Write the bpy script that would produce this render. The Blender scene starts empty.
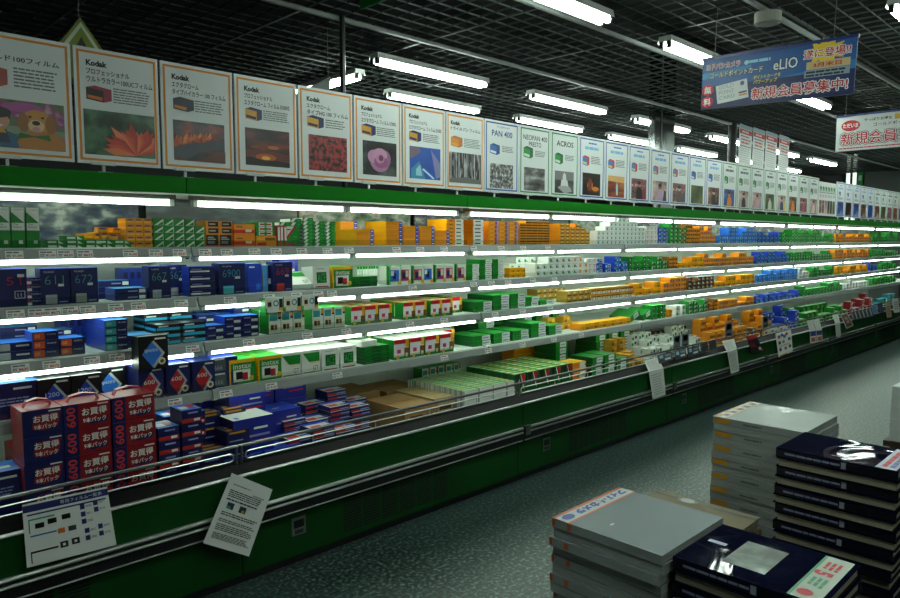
import bpy, math, random
from mathutils import Matrix, Vector
random.seed(7)
SC = bpy.context.scene
COL = SC.collection

# ------------------------------------------------------------------ camera
F_PX = 700.0
PITCH = math.atan(59 / 700)
YAW = math.atan(714 / math.hypot(700, 59))          # angle between the view and the run of the cases (+X)
EYE = 1.5
fh = Vector((math.cos(YAW), math.sin(YAW), 0))
rt = Vector((math.sin(YAW), -math.cos(YAW), 0))
fw = fh * math.cos(PITCH) + Vector((0, 0, -math.sin(PITCH)))
up = rt.cross(fw)
cam_d = bpy.data.cameras.new('camera')
cam = bpy.data.objects.new('camera', cam_d)
COL.objects.link(cam)
cam.matrix_world = Matrix(((rt.x, up.x, -fw.x, 0), (rt.y, up.y, -fw.y, 0), (rt.z, up.z, -fw.z, EYE), (0, 0, 0, 1)))
cam_d.sensor_width = 36
cam_d.lens = F_PX / 900 * 36
cam_d.clip_start = 0.05
SC.camera = cam

# ------------------------------------------------------------------ world, exposure
W = bpy.data.worlds.new('world')
SC.world = W
W.use_nodes = True
W.node_tree.nodes['Background'].inputs[0].default_value = (0.75, 0.9, 0.85, 1)
W.node_tree.nodes['Background'].inputs[1].default_value = 0.002
SC.view_settings.view_transform = 'Standard'
SC.view_settings.look = 'None'
SC.view_settings.gamma = 1
SC.view_settings.exposure = 0.22
SHELF_LAMP = 8.5
CANOPY_LAMP = 12.0
WELL_LAMP = 3.2
CEIL_LAMP = 34.0


def ax(px, Y):
    """X of the picture column px on the eye-level line at distance Y from the camera (used to read positions along the run)."""
    r = fw * F_PX + rt * (px - 450) + up * 59.0
    return Y * r.x / r.y


# ------------------------------------------------------------------ materials
MATS = {}


def lin(h):
    v = [int(h[i:i + 2], 16) / 255 for i in (0, 2, 4)]
    return tuple(c / 12.92 if c <= .04045 else ((c + .055) / 1.055) ** 2.4 for c in v) + (1,)


def M(h, rough=.45, metal=0.0, emit=0.0, name=None, coat=0.0):
    key = (h, rough, metal, emit, coat)
    if key in MATS:
        return MATS[key]
    m = bpy.data.materials.new(name or 'print_' + h)
    m.use_nodes = True
    b = m.node_tree.nodes['Principled BSDF']
    b.inputs['Base Color'].default_value = lin(h)
    b.inputs['Roughness'].default_value = rough
    b.inputs['Metallic'].default_value = metal
    b.inputs['Coat Weight'].default_value = coat
    if emit:
        b.inputs['Emission Color'].default_value = lin(h)
        b.inputs['Emission Strength'].default_value = emit
    MATS[key] = m
    return m


def MN(name, cols, scale=8, rough=.5, detail=4, kind='noise', stretch=(1, 1, 1), bump=0, lo=.3, hi=.7, metal=0, coords='Object'):
    """Procedural material: a noise or voronoi field through a colour ramp."""
    m = bpy.data.materials.new(name)
    m.use_nodes = True
    nt = m.node_tree
    b = nt.nodes['Principled BSDF']
    b.inputs['Roughness'].default_value = rough
    b.inputs['Metallic'].default_value = metal
    tc = nt.nodes.new('ShaderNodeTexCoord')
    mp = nt.nodes.new('ShaderNodeMapping')
    mp.inputs['Scale'].default_value = stretch
    nt.links.new(tc.outputs[coords], mp.inputs[0])
    if kind == 'noise':
        t = nt.nodes.new('ShaderNodeTexNoise')
        t.inputs['Detail'].default_value = detail
        out = t.outputs['Fac']
    else:
        t = nt.nodes.new('ShaderNodeTexVoronoi')
        out = t.outputs['Color'] if kind == 'cells' else t.outputs['Distance']
    t.inputs['Scale'].default_value = scale
    nt.links.new(mp.outputs[0], t.inputs['Vector'])
    cr = nt.nodes.new('ShaderNodeValToRGB')
    e = cr.color_ramp.elements
    n = len(cols)
    e[0].position = lo
    e[0].color = lin(cols[0])
    e[1].position = hi
    e[1].color = lin(cols[-1])
    for i in range(1, n - 1):
        q = e.new(lo + (hi - lo) * i / (n - 1))
        q.color = lin(cols[i])
    nt.links.new(out, cr.inputs[0])
    nt.links.new(cr.outputs[0], b.inputs['Base Color'])
    if bump:
        bp = nt.nodes.new('ShaderNodeBump')
        bp.inputs['Strength'].default_value = bump
        bp.inputs['Distance'].default_value = .01
        nt.links.new(out, bp.inputs['Height'])
        nt.links.new(bp.outputs[0], b.inputs['Normal'])
    return m


GREEN = M('006606', .6, name='green_enamel')
GREEN.node_tree.nodes['Principled BSDF'].inputs['Specular IOR Level'].default_value = .15
DKGREEN = MN('green_enamel_panel', ['00360A', '003E0C'], 3, .5)
DKGREEN.node_tree.nodes['Principled BSDF'].inputs['Specular IOR Level'].default_value = .25
WHITE = M('D8DED8', .5, name='white_enamel')
GREYRAIL = M('828A86', .45, name='grey_price_rail')
CHROME = M('D8DCD8', .3, 1.0, name='chrome')
STEEL = M('8C908E', .3, 1.0, name='brushed_steel')
BLACK = M('050606', .35, name='black_plastic')
RUBBER = MN('black_rubber', ['060908', '0E1211'], 20, .4)
TUBE = M('EAFFEE', .5, emit=SHELF_LAMP, name='shelf_tube_light')
TUBE2 = M('ECFFEF', .5, emit=CANOPY_LAMP, name='canopy_tube_light')
WELLTUBE = M('EAFFEC', .5, emit=WELL_LAMP, name='well_tube_light')
CEILTUBE = M('EFFFF4', .5, emit=CEIL_LAMP, name='ceiling_tube_light')
PAPER = M('D2D6D2', .6, name='paper')
INK = M('15181A', .6, name='black_ink')
GINK = M('5A6060', .6, name='grey_ink')
TAGRED = M('B0101C', .6, name='red_ink')
CARD = MN('corrugated_cardboard', ['8C6A40', '9C784A'], 4, .8, stretch=(1, 1, 12))
CARD2 = MN('pale_corrugated_cardboard', ['A08A5C', 'AC9668'], 4, .8, stretch=(1, 1, 12))
MIRROR = M('B8BCBA', .04, 1.0, name='mirror_glass')


def clear_mat(name, fac=.10, tint=(1, 1, 1, 1)):
    m = bpy.data.materials.new(name)
    m.use_nodes = True
    nt = m.node_tree
    nt.nodes.clear()
    o = nt.nodes.new('ShaderNodeOutputMaterial')
    mix = nt.nodes.new('ShaderNodeMixShader')
    t = nt.nodes.new('ShaderNodeBsdfTransparent')
    t.inputs[0].default_value = tint
    g = nt.nodes.new('ShaderNodeBsdfGlossy')
    g.inputs['Roughness'].default_value = .08
    mix.inputs[0].default_value = fac
    nt.links.new(t.outputs[0], mix.inputs[1])
    nt.links.new(g.outputs[0], mix.inputs[2])
    nt.links.new(mix.outputs[0], o.inputs[0])
    return m


ACRYL = clear_mat('clear_acrylic', .10, (.93, .97, .95, 1))

# ------------------------------------------------------------------ text outlines (cached as 2D polygons)
TXT = {}


def text_geo(s, bold=0.0):
    k = (s, bold)
    if k in TXT:
        return TXT[k]
    cu = bpy.data.curves.new('lettering', 'FONT')
    cu.body = s
    cu.size = 1
    cu.resolution_u = 2
    cu.offset = bold
    o = bpy.data.objects.new('lettering', cu)
    COL.objects.link(o)
    dg = bpy.context.evaluated_depsgraph_get()
    dg.update()
    me = bpy.data.meshes.new_from_object(o.evaluated_get(dg))
    vs = [(v.co.x, v.co.y) for v in me.vertices]
    fs = [tuple(p.vertices) for p in me.polygons]
    bpy.data.objects.remove(o)
    bpy.data.curves.remove(cu)
    bpy.data.meshes.remove(me)
    if vs:
        x0 = min(v[0] for v in vs); x1 = max(v[0] for v in vs)
        y0 = min(v[1] for v in vs); y1 = max(v[1] for v in vs)
    else:
        x0 = y0 = 0; x1 = y1 = 1
    TXT[k] = (vs, fs, (x0, y0, x1, y1))
    return TXT[k]


class MB:
    """Collects coloured faces and links them as ONE mesh object."""

    def __init__(s):
        s.v = []; s.f = []; s.mi = []; s.mats = []

    def slot(s, m):
        if m not in s.mats:
            s.mats.append(m)
        return s.mats.index(m)

    def poly(s, pts, m):
        i = len(s.v)
        s.v += [tuple(p) for p in pts]
        s.f.append(tuple(range(i, i + len(pts))))
        s.mi.append(s.slot(m))

    def box(s, x0, x1, y0, y1, z0, z1, m, front=None, left=None, top=None, right=None):
        i = len(s.v)
        s.v += [(x0, y0, z0), (x1, y0, z0), (x1, y1, z0), (x0, y1, z0), (x0, y0, z1), (x1, y0, z1), (x1, y1, z1), (x0, y1, z1)]
        for q, mm in (((0, 1, 5, 4), front), ((1, 2, 6, 5), right), ((2, 3, 7, 6), None), ((3, 0, 4, 7), left), ((4, 5, 6, 7), top), ((3, 2, 1, 0), None)):
            s.f.append(tuple(i + k for k in q))
            s.mi.append(s.slot(mm or m))

    def cyl(s, a, b, r, m, n=8, caps=True, r2=None):
        a = Vector(a); b = Vector(b)
        d = (b - a).normalized()
        u = d.cross(Vector((0, 0, 1)))
        if u.length < 1e-4:
            u = Vector((1, 0, 0))
        u.normalize()
        w = d.cross(u)
        i = len(s.v)
        r2 = r if r2 is None else r2
        for p, rr in ((a, r), (b, r2)):
            for k in range(n):
                t = 2 * math.pi * k / n
                s.v.append(tuple(p + u * (rr * math.cos(t)) + w * (rr * math.sin(t))))
        for k in range(n):
            s.f.append((i + k, i + (k + 1) % n, i + n + (k + 1) % n, i + n + k))
            s.mi.append(s.slot(m))
        if caps:
            s.f.append(tuple(i + k for k in reversed(range(n)))); s.mi.append(s.slot(m))
            s.f.append(tuple(i + n + k for k in range(n))); s.mi.append(s.slot(m))

    def path(s, pts, r, m, n=6):
        for a, b in zip(pts, pts[1:]):
            s.cyl(a, b, r, m, n)

    def on(s, O, U, V):
        """A flat drawing surface: origin O, unit axes U (reading direction) and V (up); N = U x V points out."""
        return Face(s, Vector(O), Vector(U), Vector(V))

    def build(s, name, parent=None, loc=None, smooth=False):
        me = bpy.data.meshes.new(name)
        me.from_pydata(s.v, [], s.f)
        for m in s.mats:
            me.materials.append(m)
        me.polygons.foreach_set('material_index', s.mi)
        if smooth:
            me.polygons.foreach_set('use_smooth', [True] * len(s.f))
        me.update()
        o = bpy.data.objects.new(name, me)
        COL.objects.link(o)
        if parent:
            o.parent = parent
        if loc:
            o.location = loc
        return o


class Face:
    def __init__(s, mb, O, U, V):
        s.mb = mb; s.O = O; s.U = U; s.V = V; s.N = U.cross(V)

    def p(s, x, y, lift):
        return s.O + s.U * x + s.V * y + s.N * lift

    def rect(s, x0, y0, x1, y1, m, lift=.0006):
        s.mb.poly([s.p(x0, y0, lift), s.p(x1, y0, lift), s.p(x1, y1, lift), s.p(x0, y1, lift)], m)

    def poly(s, pts, m, lift=.0006):
        s.mb.poly([s.p(x, y, lift) for x, y in pts], m)

    def disc(s, cx, cy, rx, ry, m, lift=.0008, n=16, ring=None):
        pts = [(cx + rx * math.cos(2 * math.pi * k / n), cy + ry * math.sin(2 * math.pi * k / n)) for k in range(n)]
        if ring is None:
            s.poly(pts, m, lift)
        else:
            for k in range(n):
                a, b = pts[k], pts[(k + 1) % n]
                s.poly([a, b, (cx + (b[0] - cx) * ring, cy + (b[1] - cy) * ring), (cx + (a[0] - cx) * ring, cy + (a[1] - cy) * ring)], m, lift)

    def text(s, t, x, y, h, m, lift=.0010, width=None, align='l', bold=0.0, rot=0, ref=None):
        """Lettering with its lower edge at y; h = height of the ink box; width, if given, is the exact ink width."""
        vs, fs, (x0, y0, x1, y1) = text_geo(t, bold)
        if ref is not None:                       # same scale and anchor as the lettering of another weight
            x0, y0, x1, y1 = text_geo(t, ref)[2]
        sy = h / max(y1 - y0, 1e-6)
        sx = sy if width is None else width / max(x1 - x0, 1e-6)
        w = (x1 - x0) * sx
        off = {'l': 0, 'c': -w / 2, 'r': -w}[align]
        c, sn = math.cos(rot), math.sin(rot)
        i = len(s.mb.v)
        for vx, vy in vs:
            lx = (vx - x0) * sx + off; ly = (vy - y0) * sy
            s.mb.v.append(tuple(s.p(x + lx * c - ly * sn, y + lx * sn + ly * c, lift)))
        k = s.mb.slot(m)
        for f in fs:
            s.mb.f.append(tuple(i + q for q in f)); s.mb.mi.append(k)

    def lines(s, x0, y0, x1, y1, n, m, fill=.45, lift=.0008, ragged=.15, seed=1):
        """A paragraph too small to read: rows of broken dashes."""
        rg = random.Random(seed)
        dh = (y1 - y0) / n
        for k in range(n):
            yb = y1 - (k + 1) * dh + dh * (1 - fill) / 2
            x = x0
            xe = x1 - (x1 - x0) * ragged * rg.random()
            while x < xe - dh * .4:
                w = min(xe - x, dh * (.8 + 2.2 * rg.random()))
                s.rect(x, yb, x + w, yb + dh * fill, m, lift)
                x += w + dh * .25


USED = {}


def tag(o, label, cat, group=None, kind=None):
    if kind:
        o['kind'] = kind
    if label:
        n = len(label.replace('-', ' ').split()) if False else len(label.split())
        if n > 16 or n < 4:
            print('LABEL LENGTH', n, label)
        if label in USED:
            print('DUP LABEL', label)
        USED[label] = 1
        o['label'] = label
    if cat:
        o['category'] = cat
    if group:
        o['group'] = group
    return o


def empty(name, loc, rz=0):
    o = bpy.data.objects.new(name, None)
    COL.objects.link(o)
    o.location = loc
    o.rotation_euler = (0, 0, rz)
    o.empty_display_size = .05
    return o


def copy_tree(o, parent=None):
    c = o.copy()
    COL.objects.link(c)
    if parent:
        c.parent = parent
    for ch in list(o.children):
        copy_tree(ch, c)
    return c


ORD = ['first', 'second', 'third', 'fourth', 'fifth', 'sixth', 'seventh', 'eighth', 'ninth', 'tenth', 'eleventh', 'twelfth', 'thirteenth', 'fourteenth', 'fifteenth',
       'sixteenth', 'seventeenth', 'eighteenth', 'nineteenth', 'twentieth'] + ['twenty-' + k for k in ('first', 'second', 'third', 'fourth', 'fifth', 'sixth', 'seventh', 'eighth', 'ninth')] + \
      ['thirtieth'] + ['thirty-' + k for k in ('first', 'second', 'third', 'fourth', 'fifth', 'sixth', 'seventh', 'eighth', 'ninth')] + ['fortieth']

# ------------------------------------------------------------------ the setting
XA, XB, YA, YB = -3.0, 16.6, -3.2, 11.6


def structure(mb, name):
    o = mb.build(name)
    o['kind'] = 'structure'
    return o


FLOORM = MN('speckled_vinyl_floor', ['08110F', '20322F', '627C76'], 55, .33, detail=8, lo=.34, hi=.68)
mb = MB(); mb.box(XA, XB, YA, YB, -.1, 0, FLOORM); structure(mb, 'floor')
WALLM = MN('dark_grey_wall', ['2E3432', '363C3A'], 2, .7)
mb = MB(); mb.box(XB, XB + .15, YA, YB, 0, 3.6, WALLM); structure(mb, 'wall_far')
mb = MB(); mb.box(XA, XB, YB, YB + .15, 0, 3.6, WALLM); structure(mb, 'wall_back')
SLAB = M('0A0C0C', .9, name='black_slab')
mb = MB(); mb.box(XA, XB, YA, YB, 3.5, 3.6, SLAB); structure(mb, 'ceiling')
# open lattice ceiling of thin dark bars with wider carrier bars
LAT = M('3E4644', .5, .3, name='lattice_metal')
CZ = 2.86
mb = MB()
x = -2.5
k = 0
while x < XB:
    w = .020 if k % 8 == 0 else .0028
    mb.box(x - w / 2, x + w / 2, YA, YB, CZ, CZ + .010, LAT)
    x += .122; k += 1
y = YA; k = 0
while y < YB:
    w = .020 if k % 8 == 0 else .0028
    mb.box(XA, XB, y - w / 2, y + w / 2, CZ, CZ + .010, LAT)
    y += .122; k += 1
o = structure(mb, 'trim_1')
o.name = 'ceiling_grid'

# ------------------------------------------------------------------ refrigerated display cases (one module, then copies)
ML = 1.86                                          # module length
MX = [-.44 + ML * i for i in range(8)]
SHELVES = [(3.15, 1.465), (3.10, 1.238), (3.05, 1.033), (2.98, .82)]   # front edge Y, top Z
BACK = 3.76
WELL = .40
WHITEB = MN('white_back_panel', ['C6D0C8', 'D2DAD2'], 3, .55)


def shelf_parts(root, k, ys, zs):
    mb = MB()
    mb.box(.01, ML - .01, ys + .012, BACK - .02, zs - .022, zs, WHITE)
    sh = mb.build('shelf', root)
    mb = MB()                                      # tilted price rail along the front edge
    p = [(ys + .012, zs + .004), (ys, zs - .002), (ys - .008, zs - .040), (ys + .004, zs - .044), (ys + .012, zs - .02)]
    a = [(.006, y, z) for y, z in p]; b = [(ML - .006, y, z) for y, z in p]
    for i in range(len(p)):
        j = (i + 1) % len(p)
        mb.poly([a[j], a[i], b[i], b[j]][::-1], GREYRAIL)
    mb.poly(a, GREYRAIL); mb.poly(b[::-1], GREYRAIL)
    mb.build('price_rail', sh)
    mb = MB()
    mb.box(.02, ML - .02, ys + .004, ys + .0065, zs + .004, zs + .034, ACRYL)
    mb.build('acrylic_guard', sh)
    if True:
        y = ys + (.022 if k < 3 else .05); z = zs - (.051 if k < 3 else .040)
        TB = TUBE if k < 3 else WELLTUBE
        for x0, x1 in ((.045, ML / 2 - .025), (ML / 2 + .025, ML - .045)):
            mb = MB()
            mb.cyl((x0, y, z), (x1, y, z), .0115, TB, 10)
            l = mb.build('fluorescent_tube', sh)
            for xe in (x0 - .022, x1 + .002):
                mb = MB()
                mb.box(xe, xe + .020, y - .013, y + .016, z - .014, zs - .022, WHITE)
                mb.build('lamp_holder', l)
    for x in (.03, ML - .042):                     # cantilever brackets under the shelf
        mb = MB()
        a = [(x, ys + .12, zs - .022), (x, BACK - .02, zs - .022), (x, BACK - .02, zs - .10), (x, ys + .3, zs - .045)]
        b = [(x + .012, q[1], q[2]) for q in a]
        mb.poly(a, WHITE); mb.poly(b[::-1], WHITE)
        for i in range(4):
            j = (i + 1) % 4
            mb.poly([a[j], a[i], b[i], b[j]], WHITE)
        mb.build('bracket', sh)


def make_case():
    root = empty('refrigerated_display_case', (MX[0], 0, 0))
    # toe strip and kick panel
    mb = MB(); mb.box(0, ML, 2.752, 2.80, 0, .05, BLACK); mb.build('toe_strip', root)
    mb = MB(); mb.box(.003, ML - .003, 2.73, 2.76, .045, .30, DKGREEN); kp = mb.build('kick_panel', root)
    mb = MB()
    n = 6
    x0, x1 = .53, 1.25
    w = (x1 - x0) / n
    SLOT = M('010301', .8)
    for i in range(n):
        for j in range(13):
            z = .075 + j * .0145
            mb.box(x0 + i * w + .008, x0 + (i + 1) * w - .008, 2.7285, 2.7305, z, z + .008, SLOT)
    mb.build('louvre_grille', kp)
    mb = MB()
    mb.box(.245, .32, 2.727, 2.7305, .140, .225, STEEL)
    mb.box(.256, .309, 2.7255, 2.7275, .176, .212, BLACK)
    mb.box(.262, .303, 2.722, 2.726, .150, .168, M('2A302E', .4))
    mb.build('latch_plate', kp)
    # bumper with two chrome beads
    mb = MB(); mb.box(.0, ML, 2.69, 2.74, .272, .345, RUBBER); bp = mb.build('bumper', root)
    mb = MB()
    for z, y, r in ((.350, 2.685, .009), (.324, 2.682, .006), (.272, 2.688, .0035)):
        mb.cyl((.012, y, z), (ML - .012, y, z), r, CHROME, 8)
    mb.build('chrome_bead', bp)
    mb = MB()
    mb.box(.0, .05, 2.672, 2.70, .306, .362, STEEL)
    mb.build('joint_cover', bp)
    # upper green panel
    mb = MB(); mb.box(.003, ML - .003, 2.695, 2.74, .345, .497, DKGREEN); mb.build('front_panel', root)
    mb = MB()
    mb.cyl((.0, 2.692, .500), (ML, 2.692, .500), .0075, CHROME, 8)
    mb.build('edge_trim', root)
    # glossy dark channel sloping back to the well
    mb = MB()
    GL = M('030404', .5, name='dark_gloss_channel')
    GL.node_tree.nodes['Principled BSDF'].inputs['Specular IOR Level'].default_value = .12
    mb.poly([(0, 2.70, .503), (ML, 2.70, .503), (ML, 2.745, .545), (0, 2.745, .545)], GL)
    mb.poly([(0, 2.745, .545), (ML, 2.745, .545), (ML, 2.775, .545), (0, 2.775, .545)], GL)
    mb.poly([(0, 2.775, .545), (ML, 2.775, .545), (ML, 2.775, .40), (0, 2.775, .40)], GL)
    mb.poly([(0, 2.70, .503), (0, 2.745, .545), (0, 2.745, .40), (0, 2.70, .40)], GL)
    mb.build('price_channel', root)
    # wire guard
    mb = MB()
    yg = 2.735
    mb.cyl((.0, yg + .01, .612), (ML, yg + .01, .612), .006, BLACK, 6)
    mb.cyl((.0, yg + .008, .620), (ML, yg + .008, .620), .003, STEEL, 6)
    gr = mb.build('guard_rail', root)
    mb = MB()
    zl, zh = .556, .590
    c = (zl + zh) / 2; r = (zh - zl) / 2
    pts = []
    for k in range(9):
        t = math.pi / 2 + math.pi * k / 8
        pts.append((.045 + r * math.cos(t), yg, c + r * math.sin(t)))
    for k in range(9):
        t = -math.pi / 2 + math.pi * k / 8
        pts.append((ML - .045 + r * math.cos(t), yg, c + r * math.sin(t)))
    pts.append(pts[0])
    mb.path(pts, .0032, CHROME)
    for k in range(1, 5):
        x = ML * k / 5
        mb.cyl((x, yg, zl), (x, yg, zh), .0028, CHROME, 6)
    mb.build('wire_loop', gr)
    for x in (.012, ML - .012):
        mb = MB()
        mb.cyl((x, yg + .005, .54), (x, yg + .005, .616), .006, STEEL, 8)
        mb.build('rail_post', gr)
    # well and back
    mb = MB()
    WL = M('9CA49E', .5, name='well_liner_grey')
    mb.box(0, ML, 2.775, BACK, WELL - .02, WELL, WL)
    mb.build('well_liner', root)
    mb = MB()
    mb.box(0, ML, BACK - .02, BACK, WELL, 1.44, WHITEB)
    bk = mb.build('back_panel', root)
    mb = MB()
    for z in (1.40, 1.19, .98):
        for i in range(46):
            x = .03 + i * .0395
            mb.box(x, x + .026, BACK - .0225, BACK - .0195, z - .004, z + .004, BLACK)
    mb.build('slot_rib', bk)
    mb = MB()
    mb.box(0, ML, BACK, BACK + .06, 0, 1.80, M('20302A', .6)); mb.build('rear_shell', root)
    for k, (ys, zs) in enumerate(SHELVES):
        shelf_parts(root, k, ys, zs)
    # canopy
    mb = MB()
    mb.box(0, ML, 3.19, BACK, 1.72, 1.785, WHITE, top=M('103010', .6))
    cn = mb.build('canopy', root)
    mb = MB()
    mb.box(.002, ML - .002, 3.175, 3.192, 1.713, 1.788, GREEN)
    mb.build('fascia', cn)
    mb = MB()
    mb.cyl((0, 3.180, 1.709), (ML, 3.180, 1.709), .004, M('E8F0E8', .4), 8)
    mb.build('fascia_trim', cn)
    y, z = 3.222, 1.670
    for x0, x1 in ((.07, ML / 2 - .03), (ML / 2 + .03, ML - .07)):
        mb = MB()
        mb.box(x0 - .03, x1 + .03, y - .022, y + .03, z + .016, 1.72, M('6E746C', .5))
        h = mb.build('lamp_housing', cn)
        mb = MB()
        mb.cyl((x0, y, z), (x1, y, z), .0125, TUBE2, 10)
        mb.build('fluorescent_tube', h)
        for xe in (x0 - .025, x1 + .003):
            mb = MB(); mb.box(xe, xe + .022, y - .014, y + .014, z - .014, z + .016, WHITE); mb.build('tube_socket', h)
    return root


CG = 'refrigerated display cases in a row'
case0 = make_case()
WHERE = ['with the red nine-packs and tall blue boxes', 'with the brown cartons in its well', 'behind the book stacks, green flats on its shelves',
         'with the paper receipt strip over its rail', 'with the second receipt strip and red leaflet', 'with the twin leaflets draped over its rail',
         'with the row of dark leaflets on its rail', 'at the far end of the run by the pillar']
for i, x in enumerate(MX):
    c = case0 if i == 0 else copy_tree(case0)
    c.location = (x, 0, 0)
    tag(c, 'green open display case ' + WHERE[i], 'display case', CG)

# ------------------------------------------------------------------ ceiling lamps
def make_lamp():
    root = empty('ceiling_lamp', (0, 0, 0))
    mb = MB(); L = 1.16
    FW = M('C8CCC8', .5)
    mb.box(0, L, -.045, .045, -.035, 0, FW)
    mb.poly([(0, -.055, -.042), (L, -.055, -.042), (L, -.045, -.01), (0, -.045, -.01)], FW)
    mb.poly([(0, .055, -.042), (0, .045, -.01), (L, .045, -.01), (L, .055, -.042)], FW)
    mb.build('lamp_housing', root)
    for y in (-.026, .026):
        mb = MB()
        mb.cyl((.025, y, -.055), (L - .025, y, -.055), .018, CEILTUBE, 10)
        mb.build('fluorescent_tube', root)
    for x in (0, L - .025):
        for y in (-.026, .026):
            mb = MB()
            mb.box(x, x + .025, y - .014, y + .014, -.075, -.03, BLACK)
            mb.build('tube_socket', root)
    return root


lamp0 = make_lamp()
LROWS = [(4.0, 3.13, 1.75, 6, 'row just behind the posters'), (4.85, 3.95, 1.75, 6, 'second row behind the posters'), (2.35, 2.98 , 1.24, 0, ''),
         (6.1, 6.2, 2.2, 4, 'third row behind the posters')]
first = True
LG = 'twin-tube ceiling lamps under the lattice ceiling'


def put_lamp(x, y, label):
    global first
    o = lamp0 if first else copy_tree(lamp0)
    first = False
    o.location = (x + .05, y, 2.82)
    tag(o, label, 'ceiling lamp', LG)


for y, x0, step, n, nm in LROWS:
    for k in range(n):
        put_lamp(x0 + step * k, y, 'white twin-tube ceiling lamp, %s in the %s' % (ORD[k], nm))
for x, y, l in [(2.38, 2.35, 'white twin-tube ceiling lamp at the top edge above the posters'), (4.22, 2.35, 'white twin-tube ceiling lamp with its end behind the blue banner'),
                (6.19, 2.35, 'white twin-tube ceiling lamp peeking out under the blue banner'), (8.3, 2.35, 'white twin-tube ceiling lamp beyond the white banner'),
                (4.45, 1.1, 'white twin-tube ceiling lamp at the top corner above the white banner')]:
    put_lamp(x, y, l)
for k, (x, y) in enumerate([(2.3, .6), (0, .6), (0.2, -1.2), (3.2, -1.2), (7.0, .2), (10.0, 1.2), (10.3, 2.35), (12.35, 2.35), (14.4, 2.35)]):
    put_lamp(x, y, 'white twin-tube ceiling lamp over the aisle outside the view, ' + ['by the books', 'over the near end', 'behind the near end', 'behind the book table', 'over the floor beyond the books', 'over the far aisle', 'beyond the white banner', 'close to the far end', 'last before the end wall'][k])

# ------------------------------------------------------------------ the goods: kinds of boxes (local origin at the front lower corner, X along the run, +Y into the case)
C = dict(navy='10174E', blue='1C3AA8', lblue='2A6CC8', sky='4C9AD8', cyan='2AA0C8', yellow='E4A808', orange='D88410', amber='C88A10', green='0E7A22', lgreen='28A83C', dkgreen='06501C',
         white='D4D8D0', cream='CFC9A0', red='B81420', dkred='8A1020', black='0A0B0E', silver='A0A6A8', magenta='B03060', teal='2C8C88', purple='5A3A88', brown='6E4416', gold='B08A30', pink='D8A0A8', lav='8A90C0')


def K(c):
    return M(C.get(c, c), .38)


PROTO = {}


def kind(name, desc, w, d, h, base, front=None, left=None, top=None, decals=(), texts=(), label_pics=()):
    """Registers a printed box. decals: (face, x0, y0, x1, y1, colour) in fractions of the face; polygons as (face, [(x, y)...], colour);
    texts: (face, string, x, y, height, colour, width or None, rotation); faces F, L (the side towards -X) and T."""
    PROTO[name] = dict(desc=desc, w=w, d=d, h=h, base=base, front=front, left=left, top=top, decals=decals, texts=texts, me=None)


def faces_of(mb, w, d, h):
    return {'F': (mb.on((0, 0, 0), (1, 0, 0), (0, 0, 1)), w, h), 'L': (mb.on((0, d, 0), (0, -1, 0), (0, 0, 1)), d, h), 'T': (mb.on((0, 0, h), (1, 0, 0), (0, 1, 0)), w, d)}


def proto_mesh(name, scale_w=1):
    p = PROTO[name]
    if p['me']:
        return p['me']
    w, d, h = p['w'], p['d'], p['h']
    mb = MB()
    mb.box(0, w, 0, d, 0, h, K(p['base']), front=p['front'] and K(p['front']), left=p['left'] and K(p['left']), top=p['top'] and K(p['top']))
    F = faces_of(mb, w, d, h)
    lift = .0005
    for q in p['decals']:
        lift += .00012
        f, fw_, fh_ = F[q[0]]
        if isinstance(q[1], list):
            f.poly([(x * fw_, y * fh_) for x, y in q[1]], K(q[2]), lift)
        elif q[1] == 'disc':
            f.disc(q[2] * fw_, q[3] * fh_, q[4] * fh_, q[4] * fh_, K(q[5]), lift, ring=q[6] if len(q) > 6 else None)
        elif q[1] == 'lines':
            f.lines(q[2] * fw_, q[3] * fh_, q[4] * fw_, q[5] * fh_, q[6], K(q[7]), lift=lift)
        else:
            f.rect(q[1] * fw_, q[2] * fh_, q[3] * fw_, q[4] * fh_, K(q[5]), lift)
    for q in p['texts']:
        lift += .00012
        f, fw_, fh_ = F[q[0]]
        f.text(q[1], q[2] * fw_, q[3] * fh_, q[4] * fh_, K(q[5]), lift, width=q[6] * fw_ if len(q) > 6 and q[6] else None, rot=q[7] if len(q) > 7 else 0, bold=q[8] if len(q) > 8 else 0)
    o = mb.build(name)
    me = o.data
    bpy.data.objects.remove(o)
    p['me'] = me
    return me


def one(name, x, y, z, label, group=None, rz=0.0, cat='film box', rx=0.0, ry=0.0):
    o = bpy.data.objects.new(name, proto_mesh(name))
    COL.objects.link(o)
    o.location = (x, y, z)
    o.rotation_euler = (rx, ry, rz)
    tag(o, label, cat, group)
    return o


def stack(name, x, y, z, cols, where, layers=1, rows=1, gap=.003, rgap=.004, jit=.004, cat='film box', group=None, rz=0, desc=None, step=None):
    """cols columns (layers: a number or a list per column), rows deep. where: what the block stands on or beside, at most eight words."""
    p = PROTO[name]
    desc = desc or p['desc']
    lay = [layers] * cols if isinstance(layers, int) else layers
    group = group or (desc + ' stacked ' + where)
    w = step or p['w'] + gap
    for r in range(rows):
        for c in range(cols):
            n = lay[c] if isinstance(lay[c], int) else lay[c][r]
            for k in range(n):
                bits = []
                if n > 1 or max(l if isinstance(l, int) else max(l) for l in lay) > 1:
                    bits.append('topmost' if k == n - 1 and n > 1 else ('lowest' if k == 0 else ORD[k] + ' up'))
                if cols > 1:
                    bits.append(ORD[c] + ' column')
                if rows > 1:
                    bits.append(ORD[r] + ' row')
                one(name, x + c * w + random.uniform(-jit, jit) * .25, y + r * (p['d'] + rgap) + random.uniform(0, jit), z + k * (p['h'] + .0006),
                    desc + (', ' + ', '.join(bits) + ',' if bits else '') + ' ' + where, group, rz + (random.uniform(-.02, .02) if jit and gap > .002 else 0), cat)


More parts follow.
